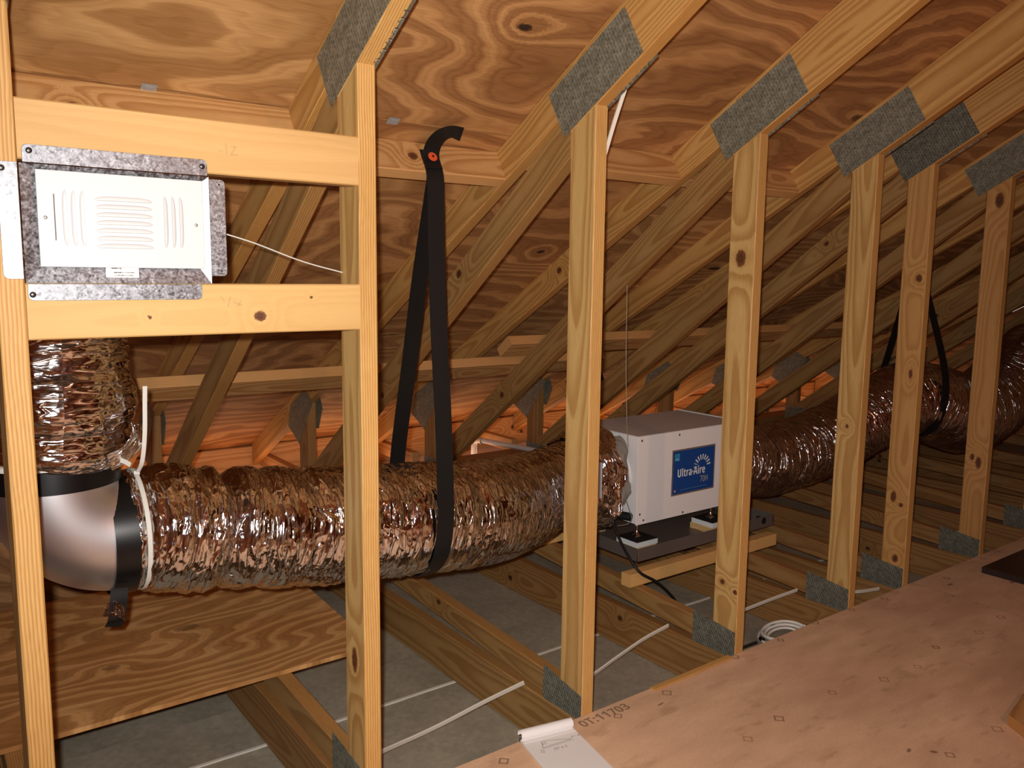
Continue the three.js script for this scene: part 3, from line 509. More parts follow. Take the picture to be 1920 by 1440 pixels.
/* ---------- ducts at the register: riser, elbow, long run ---------- */
const DZc = -0.42;
{
  const g = thing('foil_riser', 'foil covered flexible duct rising from the metal elbow to the register box', 'duct', [0.25, -0.42, DZc]);
  part(g, 'sleeve', flexDuct([[0.247, -0.405, DZc, 0.127], [0.249, -0.375, DZc, 0.142], [0.252, -0.32, DZc, 0.147], [0.256, -0.2, DZc, 0.147], [0.262, -0.1, DZc, 0.145], [0.28, 0.02, -0.41, 0.13], [0.31, 0.07, -0.36, 0.1], [0.32, 0.072, -0.22, 0.075]], { ref: [0, 0, 1], fold: 0.004, fine: 0.003, sd: 3.3, grooves: [[0.01, 0.01, 0.01]] }), foil);
  // a loose lip of foil by the tie
  const lip = ribbon([[0.335, -0.385, -0.3], [0.365, -0.372, -0.305], [0.392, -0.345, -0.315], [0.398, -0.315, -0.33]], [[0.2, 1, 0.4], [0, 1, 0.5], [-0.3, 1, 0.4], [-0.5, 0.8, 0.2]], 0.045, 0.0012, 24, 2);
  part(g, 'loose_foil', lip, foil);
}
{
  const g = thing('duct_elbow', 'bright galvanized sheet metal elbow joining foil riser and long foil duct', 'duct fitting', [0.25, -0.7, DZc]);
  const ax = -0.565, r = 0.124, bc = [0.379, -0.433], R = 0.132;
  const shell = (x0, x1, rr0, rr1 = rr0) => new THREE.CylinderGeometry(rr1, rr0, x1 - x0, 72, 1, true).rotateZ(-Math.PI / 2).translate((x0 + x1) / 2, ax, DZc);
  part(g, 'bend', new THREE.TorusGeometry(R, r, 64, 48, Math.PI / 2).rotateZ(Math.PI).translate(bc[0], bc[1], DZc), sheetMetal);
  part(g, 'collar', new THREE.CylinderGeometry(r, r, 0.07, 72, 1, true).translate(0.247, -0.398, DZc), sheetMetal);
  part(g, 'collar', shell(0.379, 0.44, r), sheetMetal);
  const tape = blackTape;
  part(g, 'tape', new THREE.CylinderGeometry(0.129, 0.131, 0.046, 72, 3, true).translate(0.247, -0.412, DZc), tape, 'glossy black tape round the collar');
  part(g, 'tape', shell(0.338, 0.385, 0.129, 0.133), tape, 'glossy black tape round the run end');
  const tail = ribbon([[0.345, -0.655, -0.318], [0.340, -0.69, -0.312], [0.336, -0.72, -0.315], [0.330, -0.738, -0.325]], [[1, 0, 0]], 0.034, 0.001, 16);
  part(g, 'tape_tail', tail, tape, 'loose black tape end');
  const scrap = ribbon([[0.318, -0.70, -0.33], [0.335, -0.692, -0.30], [0.345, -0.712, -0.285]], [[0.6, 0.8, 0], [0.2, 1, 0.2], [-0.4, 0.9, 0]], 0.03, 0.001, 14, 2);
  part(g, 'foil_scrap', scrap, foil);
}
function cableTie(label, ring, tailPts, head, group) {
  const g = thing('cable_tie', label, 'cable tie', head, 'white cable ties on the ducts');
  part(g, 'band', ring, tieMat); part(g, 'tail', tailPts, tieMat); part(g, 'head', new RoundedBoxGeometry(0.012, 0.010, 0.008, 2, 0.0015).translate(...head), tieMat); return g;
}
const ringPts = (cx, cy, cz, r, axis) => { const p = []; for (let k = 0; k <= 48; k++) { const a = k / 48 * 6.2832; p.push(axis === 'y' ? [cx + r * Math.sin(a), cy, cz + r * Math.cos(a)] : [cx, cy + r * Math.cos(a), cz + r * Math.sin(a)]); } return p; };
cableTie('white cable tie round the riser at the top of the black tape', ribbon(ringPts(0.247, -0.383, DZc, 0.134, 'y'), [[0, 1, 0]], 0.009, 0.002, 96), ribbon([[0.345, -0.381, -0.325], [0.362, -0.385, -0.30], [0.372, -0.392, -0.29]], [[0, 1, 0.2]], 0.01, 0.0016, 10), [0.342, -0.383, -0.316]);
cableTie('white cable tie with long upright tail on the end of the long duct', ribbon(ringPts(0.402, -0.563, DZc, 0.133, 'x'), [[1, 0, 0]], 0.009, 0.002, 96), ribbon([[0.405, -0.43, -0.385], [0.406, -0.40, -0.345], [0.408, -0.34, -0.32], [0.409, -0.27, -0.31], [0.4095, -0.235, -0.305]], [[1, 0, 0.15]], 0.0085, 0.0018, 30), [0.404, -0.432, -0.39]);
{
  const g = thing('foil_duct', 'long crumpled foil duct from the metal elbow to the white dehumidifier', 'duct', [1.2, -0.85, -0.5]);
  part(g, 'sleeve', flexDuct([[0.372, -0.561, -0.42, 0.128], [0.40, -0.562, -0.42, 0.131], [0.43, -0.565, -0.42, 0.139], [0.50, -0.578, -0.42, 0.143], [0.62, -0.598, -0.42, 0.143], [0.78, -0.624, -0.42, 0.146], [0.95, -0.643, -0.42, 0.148], [1.12, -0.66, -0.42, 0.149], [1.32, -0.688, -0.45, 0.152], [1.52, -0.712, -0.53, 0.15], [1.70, -0.722, -0.62, 0.142], [1.84, -0.717, -0.675, 0.134], [1.93, -0.715, -0.69, 0.155]],
    { fold: 0.0045, fine: 0.003, sd: 1.7, grooves: [[0.035, 0.012, 0.009], [0.155, 0.022, 0.016, 0.4], [0.21, 0.03, 0.018, 1.2], [0.30, 0.012, 0.014, 0.5], [0.40, 0.01, 0.012, 1], [0.575, 0.006, 0.02, 2], [0.86, 0.012, 0.02, 1]] }), foil);
  // ragged gathered cuff at the dehumidifier, with the glass wool showing behind it
  const cuff = (pts, rad, rag, sd, th) => { const N = 90, M = 26, pos = [], uv = [], idx = []; for (let i = 0; i <= M; i++) for (let j = 0; j <= N; j++) { const a = j / N * 6.2832, t = i / M, rg = rag * n3(Math.cos(a) * 1.6 + sd, Math.sin(a) * 1.6, 2.2), x = mix(pts[0], pts[1] + rg * t, t), r = mix(rad[0], rad[1], Math.sin(t * 1.4)) + 0.014 * n3(Math.cos(a) * 3 + sd, Math.sin(a) * 3, t * 3) + 0.007 * n3(Math.cos(a) * 9, Math.sin(a) * 9 + sd, t * 7) + 0.04 * t * n3(Math.cos(a) * 1.2, sd, Math.sin(a) * 1.2); pos.push(x, -0.715 + r * Math.cos(a), -0.69 + r * Math.sin(a)); uv.push(t * 0.3, j / N * 1.6); if (i && j) { const o = i * (N + 1) + j; idx.push(o, o - 1, o - N - 2, o, o - N - 2, o - N - 1); } } const e = new THREE.BufferGeometry(); e.setAttribute('position', new THREE.Float32BufferAttribute(pos, 3)); e.setAttribute('uv', new THREE.Float32BufferAttribute(uv, 2)); e.setIndex(idx); e.computeVertexNormals(); return e; };
  part(g, 'gathered_cuff', cuff([1.875, 1.995], [0.145, 0.19], 0.05, 4.4), foil);
  part(g, 'insulation_layer', cuff([1.94, 2.055], [0.135, 0.162], 0.035, 8.1), insulation, 'grey glass wool edge');
  part(g, 'paper_label', bx(1.86, -0.735, -0.538, 1.862, -0.615, -0.49), std({ color: 0xc9ccd2, roughness: 0.6 }), 'pale grey paper label');
}
/* black hanging strap with orange washer */
{
  const g = thing('duct_strap', 'black woven strap with orange nail washer hung from blocking round the foil duct', 'strap', [1.13, -0.83, -0.42]);
  const loop = [[1.128, 0.312, -0.384], [1.128, 0.285, -0.3685], [1.128, 0.252, -0.3475], [1.126, 0.2, -0.341], [1.123, 0.1, -0.334], [1.117, -0.14, -0.311], [1.110, -0.38, -0.277], [1.105, -0.52, -0.261], [1.104, -0.64, -0.258], [1.106, -0.73, -0.285], [1.11, -0.79, -0.345], [1.118, -0.82, -0.42], [1.13, -0.79, -0.51], [1.138, -0.70, -0.573], [1.142, -0.60, -0.585], [1.144, -0.5, -0.574], [1.141, -0.25, -0.505], [1.135, 0.0, -0.432], [1.13, 0.2, -0.362], [1.128, 0.243, -0.348], [1.128, 0.27, -0.3575]];
  part(g, 'webbing', ribbon(loop, [[1, 0, 0.12]], 0.046, 0.0018, 220, 60), strapMat);
  part(g, 'free_end', ribbon([[1.128, 0.262, -0.3495], [1.128, 0.288, -0.3655], [1.129, 0.308, -0.366], [1.132, 0.328, -0.355], [1.142, 0.345, -0.336], [1.160, 0.352, -0.318], [1.182, 0.347, -0.308]], [[1, 0, 0.1], [1, 0, 0.1], [1, -0.1, 0], [0.95, -0.25, -0.2], [0.8, -0.4, -0.5], [0.5, -0.5, -0.8], [0.3, -0.6, -0.8]], 0.046, 0.0018, 60, 60), strapMat);
  const w = part(g, 'washer', new THREE.CylinderGeometry(0.0125, 0.0125, 0.002, 32).rotateX(Math.PI / 2 - 0.52).translate(1.128, 0.2925, -0.3585), orange, 'round orange plastic washer');
  part(w, 'nail_head', new THREE.CylinderGeometry(0.003, 0.003, 0.002, 12).rotateX(Math.PI / 2 - 0.52).translate(1.128, 0.2937, -0.3565), screwMat);
}
/* plywood shelf under the elbow */
{
  const a = Math.atan(0.05), g0 = (z) => w2Top(z) + 0.0012, g = bx(-0.62, -0.0055, -0.375, 1.02, 0.0065, 0.375, 1), u = g.attributes.uv, p = g.attributes.position;
  for (let i = 0; i < p.count; i++) u.setXY(i, p.getX(i) / 1.7 + 0.3, p.getZ(i) / 0.9 + 0.2);
  g.rotateX(a); g.translate(0, g0(-0.87) + 0.006, -0.87);
  single('plywood_shelf', 'loose plywood sheet lying on the lower webs under the elbow', 'plywood', g, std({ map: plyA, color: new THREE.Color(0.92, 0.86, 0.76), bumpMap: plyA, bumpScale: 0.0006, roughness: 0.6 }), [0.2, -1.02, -0.87]);
}

/* ---------- dehumidifier and its platform ---------- */
const DX0 = 2.067, DX1 = 2.64, DY0 = -0.876, DY1 = -0.556, DZ1 = -0.53, DZ0 = -0.855;
for (const [z, l] of [[-0.4375, 'wooden batten along the front of the drain pan'], [-0.9, 'wooden batten under the back of the drain pan']]) {
  const y = Math.max(w2Top(z + 0.0225), w2Top(z - 0.0225)) + 0.0235;
  single('platform_batten', l, 'batten', beam({ a: [1.935, y, z], b: [2.73, y, z], side: [0, 1, 0], t: 0.045, w: 0.045, row: 7, erow: 13, u0: 0.5 }), woodPale, [2.33, y - 0.0225, z], 'battens under the drain pan');
}
const panY = w2Top(-0.92) + 0.047;
{
  const g = thing('drain_pan', 'shallow dark metal drain pan under the white dehumidifier', 'pan', [2.37, panY, -0.69]);
  const x0 = 1.998, x1 = 2.747, z0 = -0.94, z1 = -0.448, h = 0.046, t = 0.0016;
  part(g, 'pan_floor', bx(x0, panY, z0, x1, panY + t, z1), darkMetal);
  part(g, 'pan_side', bx(x0, panY + t, z1 - t, x1, panY + h, z1), darkMetal); part(g, 'pan_side', bx(x0, panY + t, z0, x1, panY + h, z0 + t), darkMetal);
  part(g, 'pan_side', bx(x0, panY + t, z0 + t, x0 + t, panY + h, z1 - t), darkMetal); part(g, 'pan_side', bx(x1 - t, panY + t, z0 + t, x1, panY + h, z1 - t), darkMetal);
  part(g, 'folded_corner', new THREE.CylinderGeometry(0.002, 0.002, h, 8).translate(x0, panY + h / 2, z1), chrome, 'bright bare metal corner fold');
  part(g, 'drain_plug', new THREE.CylinderGeometry(0.014, 0.014, 0.03, 8).rotateX(Math.PI / 2).translate(2.69, panY + 0.028, -0.462), blackRubber, 'black drain plug');
}
const feet = [[2.10, -0.556], [2.505, -0.56], [2.10, -0.82], [2.55, -0.82]], footNames = ['the corner by the cuffed duct end', 'the corner behind the knotted post', 'the back corner nearest the cuffed duct', 'the back corner behind the knotted post'];
const padTop = panY + 0.0016 + 0.044;
feet.forEach(([x, z], i) => {
  const b = panY + 0.0018, s = 0.052;
  single('wood_block', 'small wooden block in the pan under ' + footNames[i], 'block', bx(x - s - 0.004, b, z - s, x + s - 0.004, b + 0.022, z + s, 1, 0.001), std({ map: atlasB, roughness: 0.65 }), [x, b, z], 'wooden blocks in the drain pan');
  single('foam_pad', 'white foam pad on the block under ' + footNames[i], 'pad', bx(x - s, b + 0.0224, z - s + 0.003, x + s, b + 0.0404, z + s + 0.003, 1, 0.001), foamWhite, [x, b + 0.022, z], 'white foam pads in the drain pan');
  single('rubber_pad', 'thin black rubber sheet on the foam pad under ' + footNames[i], 'pad', bx(x - s + 0.002, b + 0.0407, z - s + 0.005, x + s - 0.002, b + 0.0436, z + s + 0.001), blackRubber, [x, b + 0.041, z], 'black rubber sheets in the drain pan');
});
{
  const g = thing('dehumidifier', 'white sheet metal dehumidifier cabinet with blue brand label', 'dehumidifier', [(DX0 + DX1) / 2, padTop, (DZ0 + DZ1) / 2]);
  part(g, 'cabinet', bx(DX0 + 0.002, DY0 + 0.003, DZ0 + 0.002, DX1 - 0.002, DY1 - 0.002, DZ1 - 0.002, 1, 0.0025), cabinetWhite);
  part(g, 'front_panel', bx(DX0, DY0, DZ1 - 0.002, DX1, DY1 - 0.0015, DZ1 + 0.0006, 1, 0.0008), cabinetWhite);
  part(g, 'top_panel', bx(DX0 - 0.001, DY1 - 0.0014, DZ0, DX1 + 0.001, DY1 + 0.001, DZ1 + 0.0008, 1, 0.0008), std({ color: 0xd6ccc8, roughness: 0.5 }));  // greyer and pinker than the cabinet: dim light on the top put into colour
  part(g, 'end_seal', bx(DX1 - 0.012, DY1 + 0.0008, DZ0, DX1, DY1 + 0.004, DZ1 - 0.03), foamWhite, 'pale tape along the top end edge');
  for (const [x, y] of [[2.085, -0.572], [2.277, -0.571], [2.085, -0.838], [2.104, -0.862], [2.31, -0.866], [2.62, -0.572], [2.62, -0.862]]) part(g, 'screw', new THREE.SphereGeometry(0.0042, 12, 8, 0, 6.2832, 0, 1.4).scale(1, 0.5, 1).rotateX(Math.PI / 2).translate(x, y, DZ1 + 0.0006), screwMat);
  const lx0 = 2.243, lx1 = 2.478, ly0 = -0.797, ly1 = -0.626;
  const t = canvasTex(1024, 745, (c, w, h) => {
    c.fillStyle = '#7d6c5c'; c.fillRect(0, 0, w, h);
    c.fillStyle = '#12468f'; c.beginPath(); c.roundRect(24, 24, w - 48, h - 48, 18); c.fill();
    c.fillStyle = '#1f86b8'; c.fillRect(56, 66, 112, 116); c.strokeStyle = '#6fb4d4'; c.lineWidth = 5; c.strokeRect(64, 74, 96, 100); c.beginPath(); c.moveTo(76, 112); c.quadraticCurveTo(112, 84, 148, 108); c.stroke(); c.fillStyle = '#8cc8e0'; c.fillRect(76, 140, 72, 10); c.fillRect(76, 156, 72, 8);
    c.fillStyle = '#f2f1ee'; const cx = 712, cy = 342;
    for (let k = 0; k < 10; k++) { const a = Math.PI * (1.0 + k / 9 * 0.93) + 0.03; c.save(); c.translate(cx, cy); c.rotate(a); c.globalAlpha = k < 2 ? 0.55 : 1; c.beginPath(); c.moveTo(120, -9); c.lineTo(205, -13); c.lineTo(205, 13); c.lineTo(120, 9); c.fill(); c.restore(); }
    c.globalAlpha = 1; c.font = 'bold 168px sans-serif'; c.save(); c.translate(122, 452); c.scale(0.86, 1.08); c.fillText('Ultra', 0, 0); const w1 = c.measureText('Ultra').width; c.fillRect(w1 + 8, -62, 26, 26); c.fillText('Aire', w1 + 40, 0); c.restore();
    c.fillStyle = '#b9b4ab'; c.font = '140px sans-serif'; c.save(); c.translate(668, 596); c.scale(0.8, 1); c.fillText('70H', 0, 0); c.restore();
    c.strokeStyle = 'rgba(150,190,225,0.75)'; c.lineWidth = 3; c.beginPath(); c.moveTo(200, 668); c.lineTo(840, 668); c.stroke(); c.setLineDash([9, 5]); c.beginPath(); c.moveTo(200, 662); c.lineTo(840, 662); c.stroke(); c.setLineDash([]);
    c.fillStyle = '#d9603a'; c.fillRect(62, 650, 34, 34); c.fillStyle = '#e9e4de'; c.beginPath(); c.moveTo(62, 684); c.lineTo(96, 684); c.lineTo(96, 654); c.fill();
  });
  const lab = new THREE.BoxGeometry(lx1 - lx0, ly1 - ly0, 0.0012); lab.translate((lx0 + lx1) / 2, (ly0 + ly1) / 2, DZ1 + 0.0013);
  part(g, 'brand_label', lab, std({ map: t, roughness: 0.4 }), 'blue label with sun rays, white lettering and bronze border');
  part(g, 'end_grommet', bx(DX1 - 0.03, -0.80, DZ1 + 0.0005, DX1 - 0.022, -0.74, DZ1 + 0.0016), darkMetal);
  feet.forEach(([x, z]) => {
    const f = part(g, 'levelling_foot', new THREE.LatheGeometry([[0.0001, padTop + 0.0002], [0.017, padTop + 0.0002], [0.017, padTop + 0.003], [0.008, padTop + 0.008], [0.0055, padTop + 0.02], [0.0036, padTop + 0.024], [0.0036, DY0 + 0.006]].map(([a, b]) => new THREE.Vector2(a, b)), 20).translate(x, 0, z), chrome, 'chrome threaded foot');
  });
  part(g, 'inlet_collar', new THREE.CylinderGeometry(0.125, 0.125, 0.05, 48, 1, true).rotateZ(Math.PI / 2).translate(DX0 - 0.02, -0.715, -0.69), sheetMetal);
}
// ribbed hose and cord at the duct end of the cabinet
{
  const pts = [[2.052, -0.845, -0.545], [2.045, -0.848, -0.60], [2.04, -0.85, -0.66], [2.045, -0.86, -0.74]], cu = new THREE.CatmullRomCurve3(pts.map((p) => V(...p))), t = [];
  t.push(new THREE.TubeGeometry(cu, 60, 0.0125, 14)); for (let k = 0; k < 24; k++) { const p = cu.getPoint(k / 23), tn = cu.getTangent(k / 23); const e = new THREE.TorusGeometry(0.0128, 0.0026, 6, 16); e.applyQuaternion(new THREE.Quaternion().setFromUnitVectors(V(0, 0, 1), tn)); e.translate(p.x, p.y, p.z); t.push(e); }
  single('ribbed_hose', 'short black ribbed hose against the cabinet below the gathered duct cuff', 'hose', mergeGeometries(t.map((e) => e.index ? e.toNonIndexed() : e)), blackRubber, [2.045, -0.86, -0.65]);
}
single('power_cord', 'black power cord dropping from the dehumidifier over the batten to the drywall', 'cord', tube([[2.05, -0.83, -0.6], [1.985, -0.85, -0.56], [1.962, -0.90, -0.50], [1.945, -0.945, -0.43], [1.955, -0.982, -0.395], [2.03, -1.03, -0.388], [2.10, -1.09, -0.386], [2.17, -1.17, -0.38], [2.25, -1.255, -0.36], [2.29, -1.2735, -0.3], [2.3, -1.2735, -0.22]], 0.0052, 90, 8), blackRubber, [2.1, -1.27, -0.4]);
single('sensor_wire', 'thin grey control wire curling beside the ribbed hose', 'wire', tube([[2.03, -0.776, -0.547], [2.032, -0.81, -0.53], [2.036, -0.845, -0.52], [2.03, -0.862, -0.53], [2.0, -0.87, -0.55]], 0.0018, 40, 6), std({ color: 0x77736e, roughness: 0.5 }), [2.03, -0.87, -0.54]);
single('hanging_wire', 'thin pale wire hanging straight from the web to the duct cuff', 'wire', tube([[1.966, -0.03, -0.505], [1.975, -0.3, -0.508], [1.99, -0.5, -0.51], [2.0, -0.58, -0.512]], 0.0013, 30, 6), std({ color: 0xa8957c, roughness: 0.5 }), [1.98, -0.58, -0.51]);

/* ---------- duct beyond the dehumidifier ---------- */
{
  const g = thing('foil_duct', 'dusky foil duct leaving the dehumidifier towards the far end of the attic', 'duct', [3.6, -0.9, -0.6]);
  part(g, 'sleeve', flexDuct([[2.658, -0.735, -0.69, 0.15], [2.8, -0.765, -0.69, 0.152], [3.0, -0.785, -0.69, 0.154], [3.25, -0.775, -0.69, 0.155], [3.48, -0.725, -0.66, 0.157], [3.68, -0.63, -0.59, 0.163], [3.85, -0.565, -0.53, 0.175], [4.04, -0.60, -0.50, 0.19], [4.34, -0.675, -0.5, 0.198], [4.6, -0.67, -0.52, 0.195], [4.85, -0.58, -0.53, 0.185], [5.1, -0.47, -0.55, 0.18], [5.4, -0.42, -0.6, 0.18]], { fold: 0.004, fine: 0.003, sd: 9.1, step: 0.0085, grooves: [[1.32, 0.014, 0.03]] }), foilFar);
  for (const [x, y, z, rz] of [[4.08, -0.497, -0.336, -0.5], [4.78, -0.6, -0.352, 0.3]]) part(g, 'paper_tag', bx(-0.03, -0.016, -0.001, 0.03, 0.016, 0.001).rotateX(-0.5).rotateZ(rz).translate(x, y, z), std({ color: 0xd8d4cc, roughness: 0.6 }), 'small white printed tag');
}
{
  const g = thing('duct_strap', 'narrow black strap round the dusky foil duct between two far posts', 'strap', [3.87, -0.76, -0.53]);
  part(g, 'webbing', ribbon([[3.96, 0.1, -0.58], [3.89, -0.2, -0.44], [3.86, -0.40, -0.365], [3.85, -0.50, -0.345], [3.85, -0.60, -0.352], [3.86, -0.70, -0.40], [3.88, -0.75, -0.51], [3.90, -0.71, -0.63], [3.92, -0.60, -0.705], [3.93, -0.48, -0.70], [3.95, -0.3, -0.67], [3.98, -0.1, -0.64], [3.97, 0.1, -0.6]], [[1, 0, 0.3]], 0.04, 0.002, 140, 60), strapMat);
}
{
  const g = thing('foil_riser', 'silver foil duct slanting up behind the last far post', 'duct', [5.1, -0.3, -0.5]);
  part(g, 'sleeve', flexDuct([[4.99, -0.27, -0.36, 0.11], [5.03, -0.16, -0.37, 0.122], [5.07, -0.02, -0.38, 0.125], [5.1, 0.08, -0.38, 0.12]], { ref: [0, 0, 1], fold: 0.008, fine: 0.004, sd: 5.5 }), foilFar);
}

/* ---------- pipes, cables and small things ---------- */
{
  const g = thing('drain_pipe', 'pale plastic drain pipe running over the wall plate to the eave', 'pipe', [2.5, -0.9, -1.8]);
  part(g, 'pipe', tube([[2.5, -0.884, -2.14], [2.52, -0.872, -1.85], [2.54, -0.86, -1.55]], 0.0135, 20, 14), pvc);
  part(g, 'elbow', tube([[2.499, -0.8845, -2.11], [2.497, -0.886, -2.15], [2.495, -0.9, -2.175], [2.494, -0.94, -2.18], [2.494, -0.99, -2.18]], 0.0165, 24, 14), whitePlastic);
}
const flat = (pts, w = 0.011, t = 0.005) => ribbon(pts, [[0, 1, 0.3]], w, t, 60);
[['white flat cable sagging from the shelf side to the joist behind the notepad', [[0.785, -1.128, -0.2], [0.88, -1.195, -0.265], [1.0, -1.222, -0.31], [1.12, -1.215, -0.315], [1.25, -1.17, -0.28], [1.352, -1.129, -0.24]]],
 ['white flat cable sagging from the notepad joist to the dehumidifier joist', [[1.394, -1.128, -0.22], [1.5, -1.185, -0.245], [1.62, -1.205, -0.27], [1.75, -1.185, -0.285], [1.87, -1.15, -0.28], [1.962, -1.124, -0.265]]],
 ['white flat cable between the dehumidifier joist and the wavy grained post', [[2.004, -1.126, -0.24], [2.15, -1.15, -0.25], [2.3, -1.155, -0.25], [2.45, -1.135, -0.225], [2.565, -1.118, -0.2]]],
 ['short white flat cable between the two closely set posts', [[2.607, -1.121, -0.18], [2.68, -1.127, -0.13], [2.76, -1.13, -0.08], [2.85, -1.129, -0.05]]],
 ['white flat cable end lying past the post with forked knot', [[3.56, -1.121, -0.25], [3.7, -1.123, -0.22], [3.8, -1.119, -0.2]]]].forEach(([l, p]) => single('flat_cable', l, 'cable', flat(p), cableWhite, p[2], 'white flat cables strung through the joists'));
single('flat_cable', 'white flat cable slanting down from the steel plate behind the pinkish post', 'cable', ribbon([[1.404, 0.432, 0.043], [1.402, 0.37, 0.016], [1.40, 0.311, -0.007], [1.40, 0.2, -0.05], [1.40, 0.1, -0.06]], [[1, 0, 0.4]], 0.009, 0.005, 30), cableWhite, [1.4, 0.1, -0.03], 'white flat cables strung through the joists');
{
  const g = thing('cable_coil', 'coil of white cable with black tape bands behind the deck edge', 'cable', [2.42, -1.279, -0.15]);
  const loop = (cx, cz, r, y, a0, a1, n = 24) => { const p = []; for (let k = 0; k <= n; k++) { const a = mix(a0, a1, k / n); p.push([cx + r * Math.cos(a), y + 0.004 * Math.sin(a * 2.1), cz - r * 0.8 * Math.sin(a)]); } return p; };
  for (let k = 0; k < 4; k++) part(g, 'loop', tube(loop(2.44, -0.15, 0.07 + 0.012 * k, -1.243 + 0.008 * ((k * 7) % 3), 0, 6.2), 0.0052, 60, 8), whitePlastic);
  for (const a of [1.2, 2.7]) part(g, 'tape_band', tube(loop(2.44, -0.15, 0.106, -1.237, a, a + 0.22, 6), 0.0075, 8, 8), blackTape, 'black tape band');
}
single('black_cord', 'black cords crossing on the drywall beside the coil of white cable', 'cord', mergeGeometries([tube([[2.1, -1.273, -0.28], [2.18, -1.268, -0.235], [2.24, -1.255, -0.2], [2.31, -1.24, -0.175]], 0.005, 30, 8), tube([[2.12, -1.273, -0.2], [2.2, -1.258, -0.16], [2.22, -1.268, -0.09]], 0.005, 24, 8)]), blackRubber, [2.2, -1.278, -0.19]);
for (const [x, z, l] of [[0.45, -0.3385, 'small steel panel clip in the plywood seam above the register box'], [1.005, -0.3395, 'small steel panel clip in the plywood seam beside the black strap']]) {
  const g = thing('panel_clip', l, 'clip', [x, roofTop(z) - 0.006, z], 'steel clips in the plywood seam');
  const tilt = (geo) => geo.rotateX(-chordAng).translate(x, roofTop(z) - NY * 0.0025, z - NZ * 0.0025);
  part(g, 'clip_plate', tilt(new THREE.BoxGeometry(0.03, 0.0014, 0.022)), clipMat); part(g, 'clip_fold', tilt(new THREE.BoxGeometry(0.018, 0.005, 0.012)), clipMat);
}
// notepad with its leaf rolled over the binding
{
  const g = thing('notepad', 'white notepad with pencilled triangle sketch, cover leaf rolled back', 'notepad', [1.2, -1.12, 0.1]);
  const place = (e) => e.rotateY(-0.2).translate(1.222, -1.12, 0.02);
  part(g, 'pages', place(bx(-0.072, 0.0003, 0.0, 0.072, 0.007, 0.215, 1, 0.001)), std({ color: 0xe9e4e0, roughness: 0.7 }));
  const t = canvasTex(512, 768, (c, w, h) => {
    c.fillStyle = '#f0ebe8'; c.fillRect(0, 0, w, h); c.strokeStyle = '#6d6a70'; c.lineWidth = 4; c.beginPath(); c.moveTo(120, 190); c.lineTo(150, 100); c.quadraticCurveTo(300, 120, 410, 165); c.lineTo(120, 190); c.stroke();
    c.lineWidth = 3; c.beginPath(); c.moveTo(100, 205); c.lineTo(425, 182); c.stroke(); c.fillStyle = '#77737a'; c.font = 'italic 44px serif'; c.fillText('25', 130, 150); c.fillText('x - 4', 420, 150); c.fillText("20' x 5", 190, 262); c.save(); c.translate(96, 270); c.rotate(-1.2); c.fillText('12', 0, 0); c.restore();
  });
  const top = new THREE.PlaneGeometry(0.142, 0.213).rotateX(-Math.PI / 2).translate(0, 0.0074, 0.1075);
  part(g, 'top_sheet', place(top), std({ map: t, roughness: 0.7, side: THREE.DoubleSide }), 'sheet with pencil sketch and figures');
  const roll = []; for (let k = 0; k <= 16; k++) { const a = mix(-0.4, 4.4, k / 16); roll.push([0, 0.0165 + 0.0115 * Math.sin(a), -0.004 - 0.0115 * Math.cos(a) + 0.0]); }
  roll.push([0, 0.008, 0.02]);
  part(g, 'rolled_leaf', place(ribbon(roll, [[1, 0, 0]], 0.142, 0.0008, 50)), std({ color: 0xf3eeec, roughness: 0.65 }));
  part(g, 'spine', place(bx(-0.072, 0.0005, -0.006, 0.072, 0.009, 0.0)), std({ color: 0x55524e, roughness: 0.6 }), 'dark grey binding edge');
}
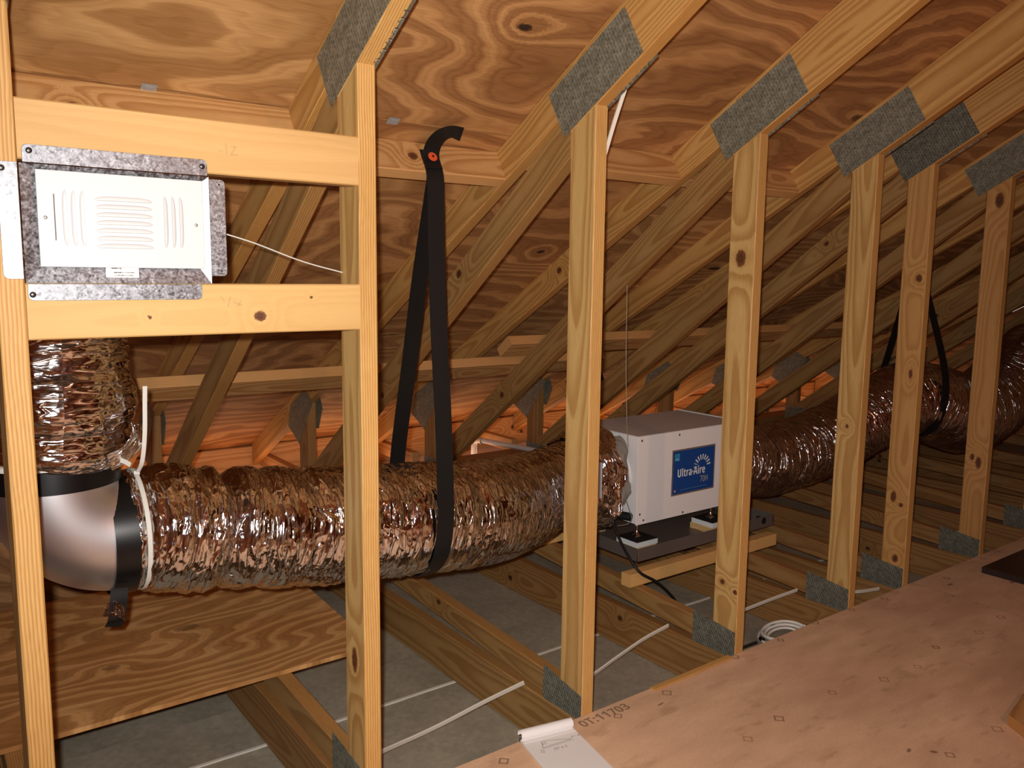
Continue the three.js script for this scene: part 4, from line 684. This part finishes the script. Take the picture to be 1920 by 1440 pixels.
{
  const g = thing('dark_slab', 'dark brown thick slab lying on the deck past the panel seam', 'slab', [3.5, -1.12, 0.35]);
  const m = std({ color: 0x2a1d18, roughness: 0.5 });
  part(g, 'slab_body', bx(3.312, -1.1197, 0.102, 3.78, -1.0955, 0.62, 1, 0.002), m); part(g, 'slab_face', bx(3.314, -1.0956, 0.104, 3.778, -1.0945, 0.618), std({ color: 0x3a2620, roughness: 0.45 }));
}
single('wood_scrap', 'short orange wood offcut lying on the deck', 'offcut', beam({ a: [2.16, -1.1055, 0.73], b: [2.40, -1.1055, 0.69], side: [0, 1, 0], t: 0.028, w: 0.12, row: 0, erow: 4, u0: 0.1, cutA: { p: [2.19, 0, 0.69], n: [1, 0, 0.6] } }), woodPink, [2.28, -1.1195, 0.7]);
single('edge_strip', 'thin wooden strip lying along the deck edge beside a printed mark', 'strip', beam({ a: [1.60, -1.1165, 0.0125], b: [1.93, -1.1165, 0.008], side: [0, 1, 0], t: 0.0062, w: 0.018, row: 6, erow: 12, u0: 0.6, c: 0.0008 }), woodB, [1.76, -1.1195, 0.01]);

/* ---------- the bare bulb in the room that gives the warm light ---------- */
{
  const bx0 = 1.15, by = 0.62, bz = 2.25;
  const g = thing('bulb_pendant', 'bare warm bulb hanging on a cord from the ridge of the attic room', 'lamp', [bx0, by, bz]);
  part(g, 'bulb', new THREE.SphereGeometry(0.03, 24, 16).translate(bx0, by, bz), std({ color: 0xfff0d8, emissive: new THREE.Color(1.0, 0.55, 0.28), emissiveIntensity: 6, roughness: 0.3 }));
  part(g, 'socket', cyl(0.018, 0.016, 0.05, bx0, by + 0.052, bz), blackRubber);
  part(g, 'cord', tube([[bx0, by + 0.07, bz], [bx0, by + 0.5, bz - 0.01], [bx0, roofTop(2.2) - 0.06, bz - 0.03]], 0.003, 20, 6), blackRubber);
  const lamp = new THREE.PointLight(new THREE.Color(1.0, 0.46, 0.27), 1.9); lamp.name = 'bulb_light'; lamp.shadow.radius = 1.6; lamp.castShadow = true;
  g.add(lamp);
}

renderer.render(scene, camera);
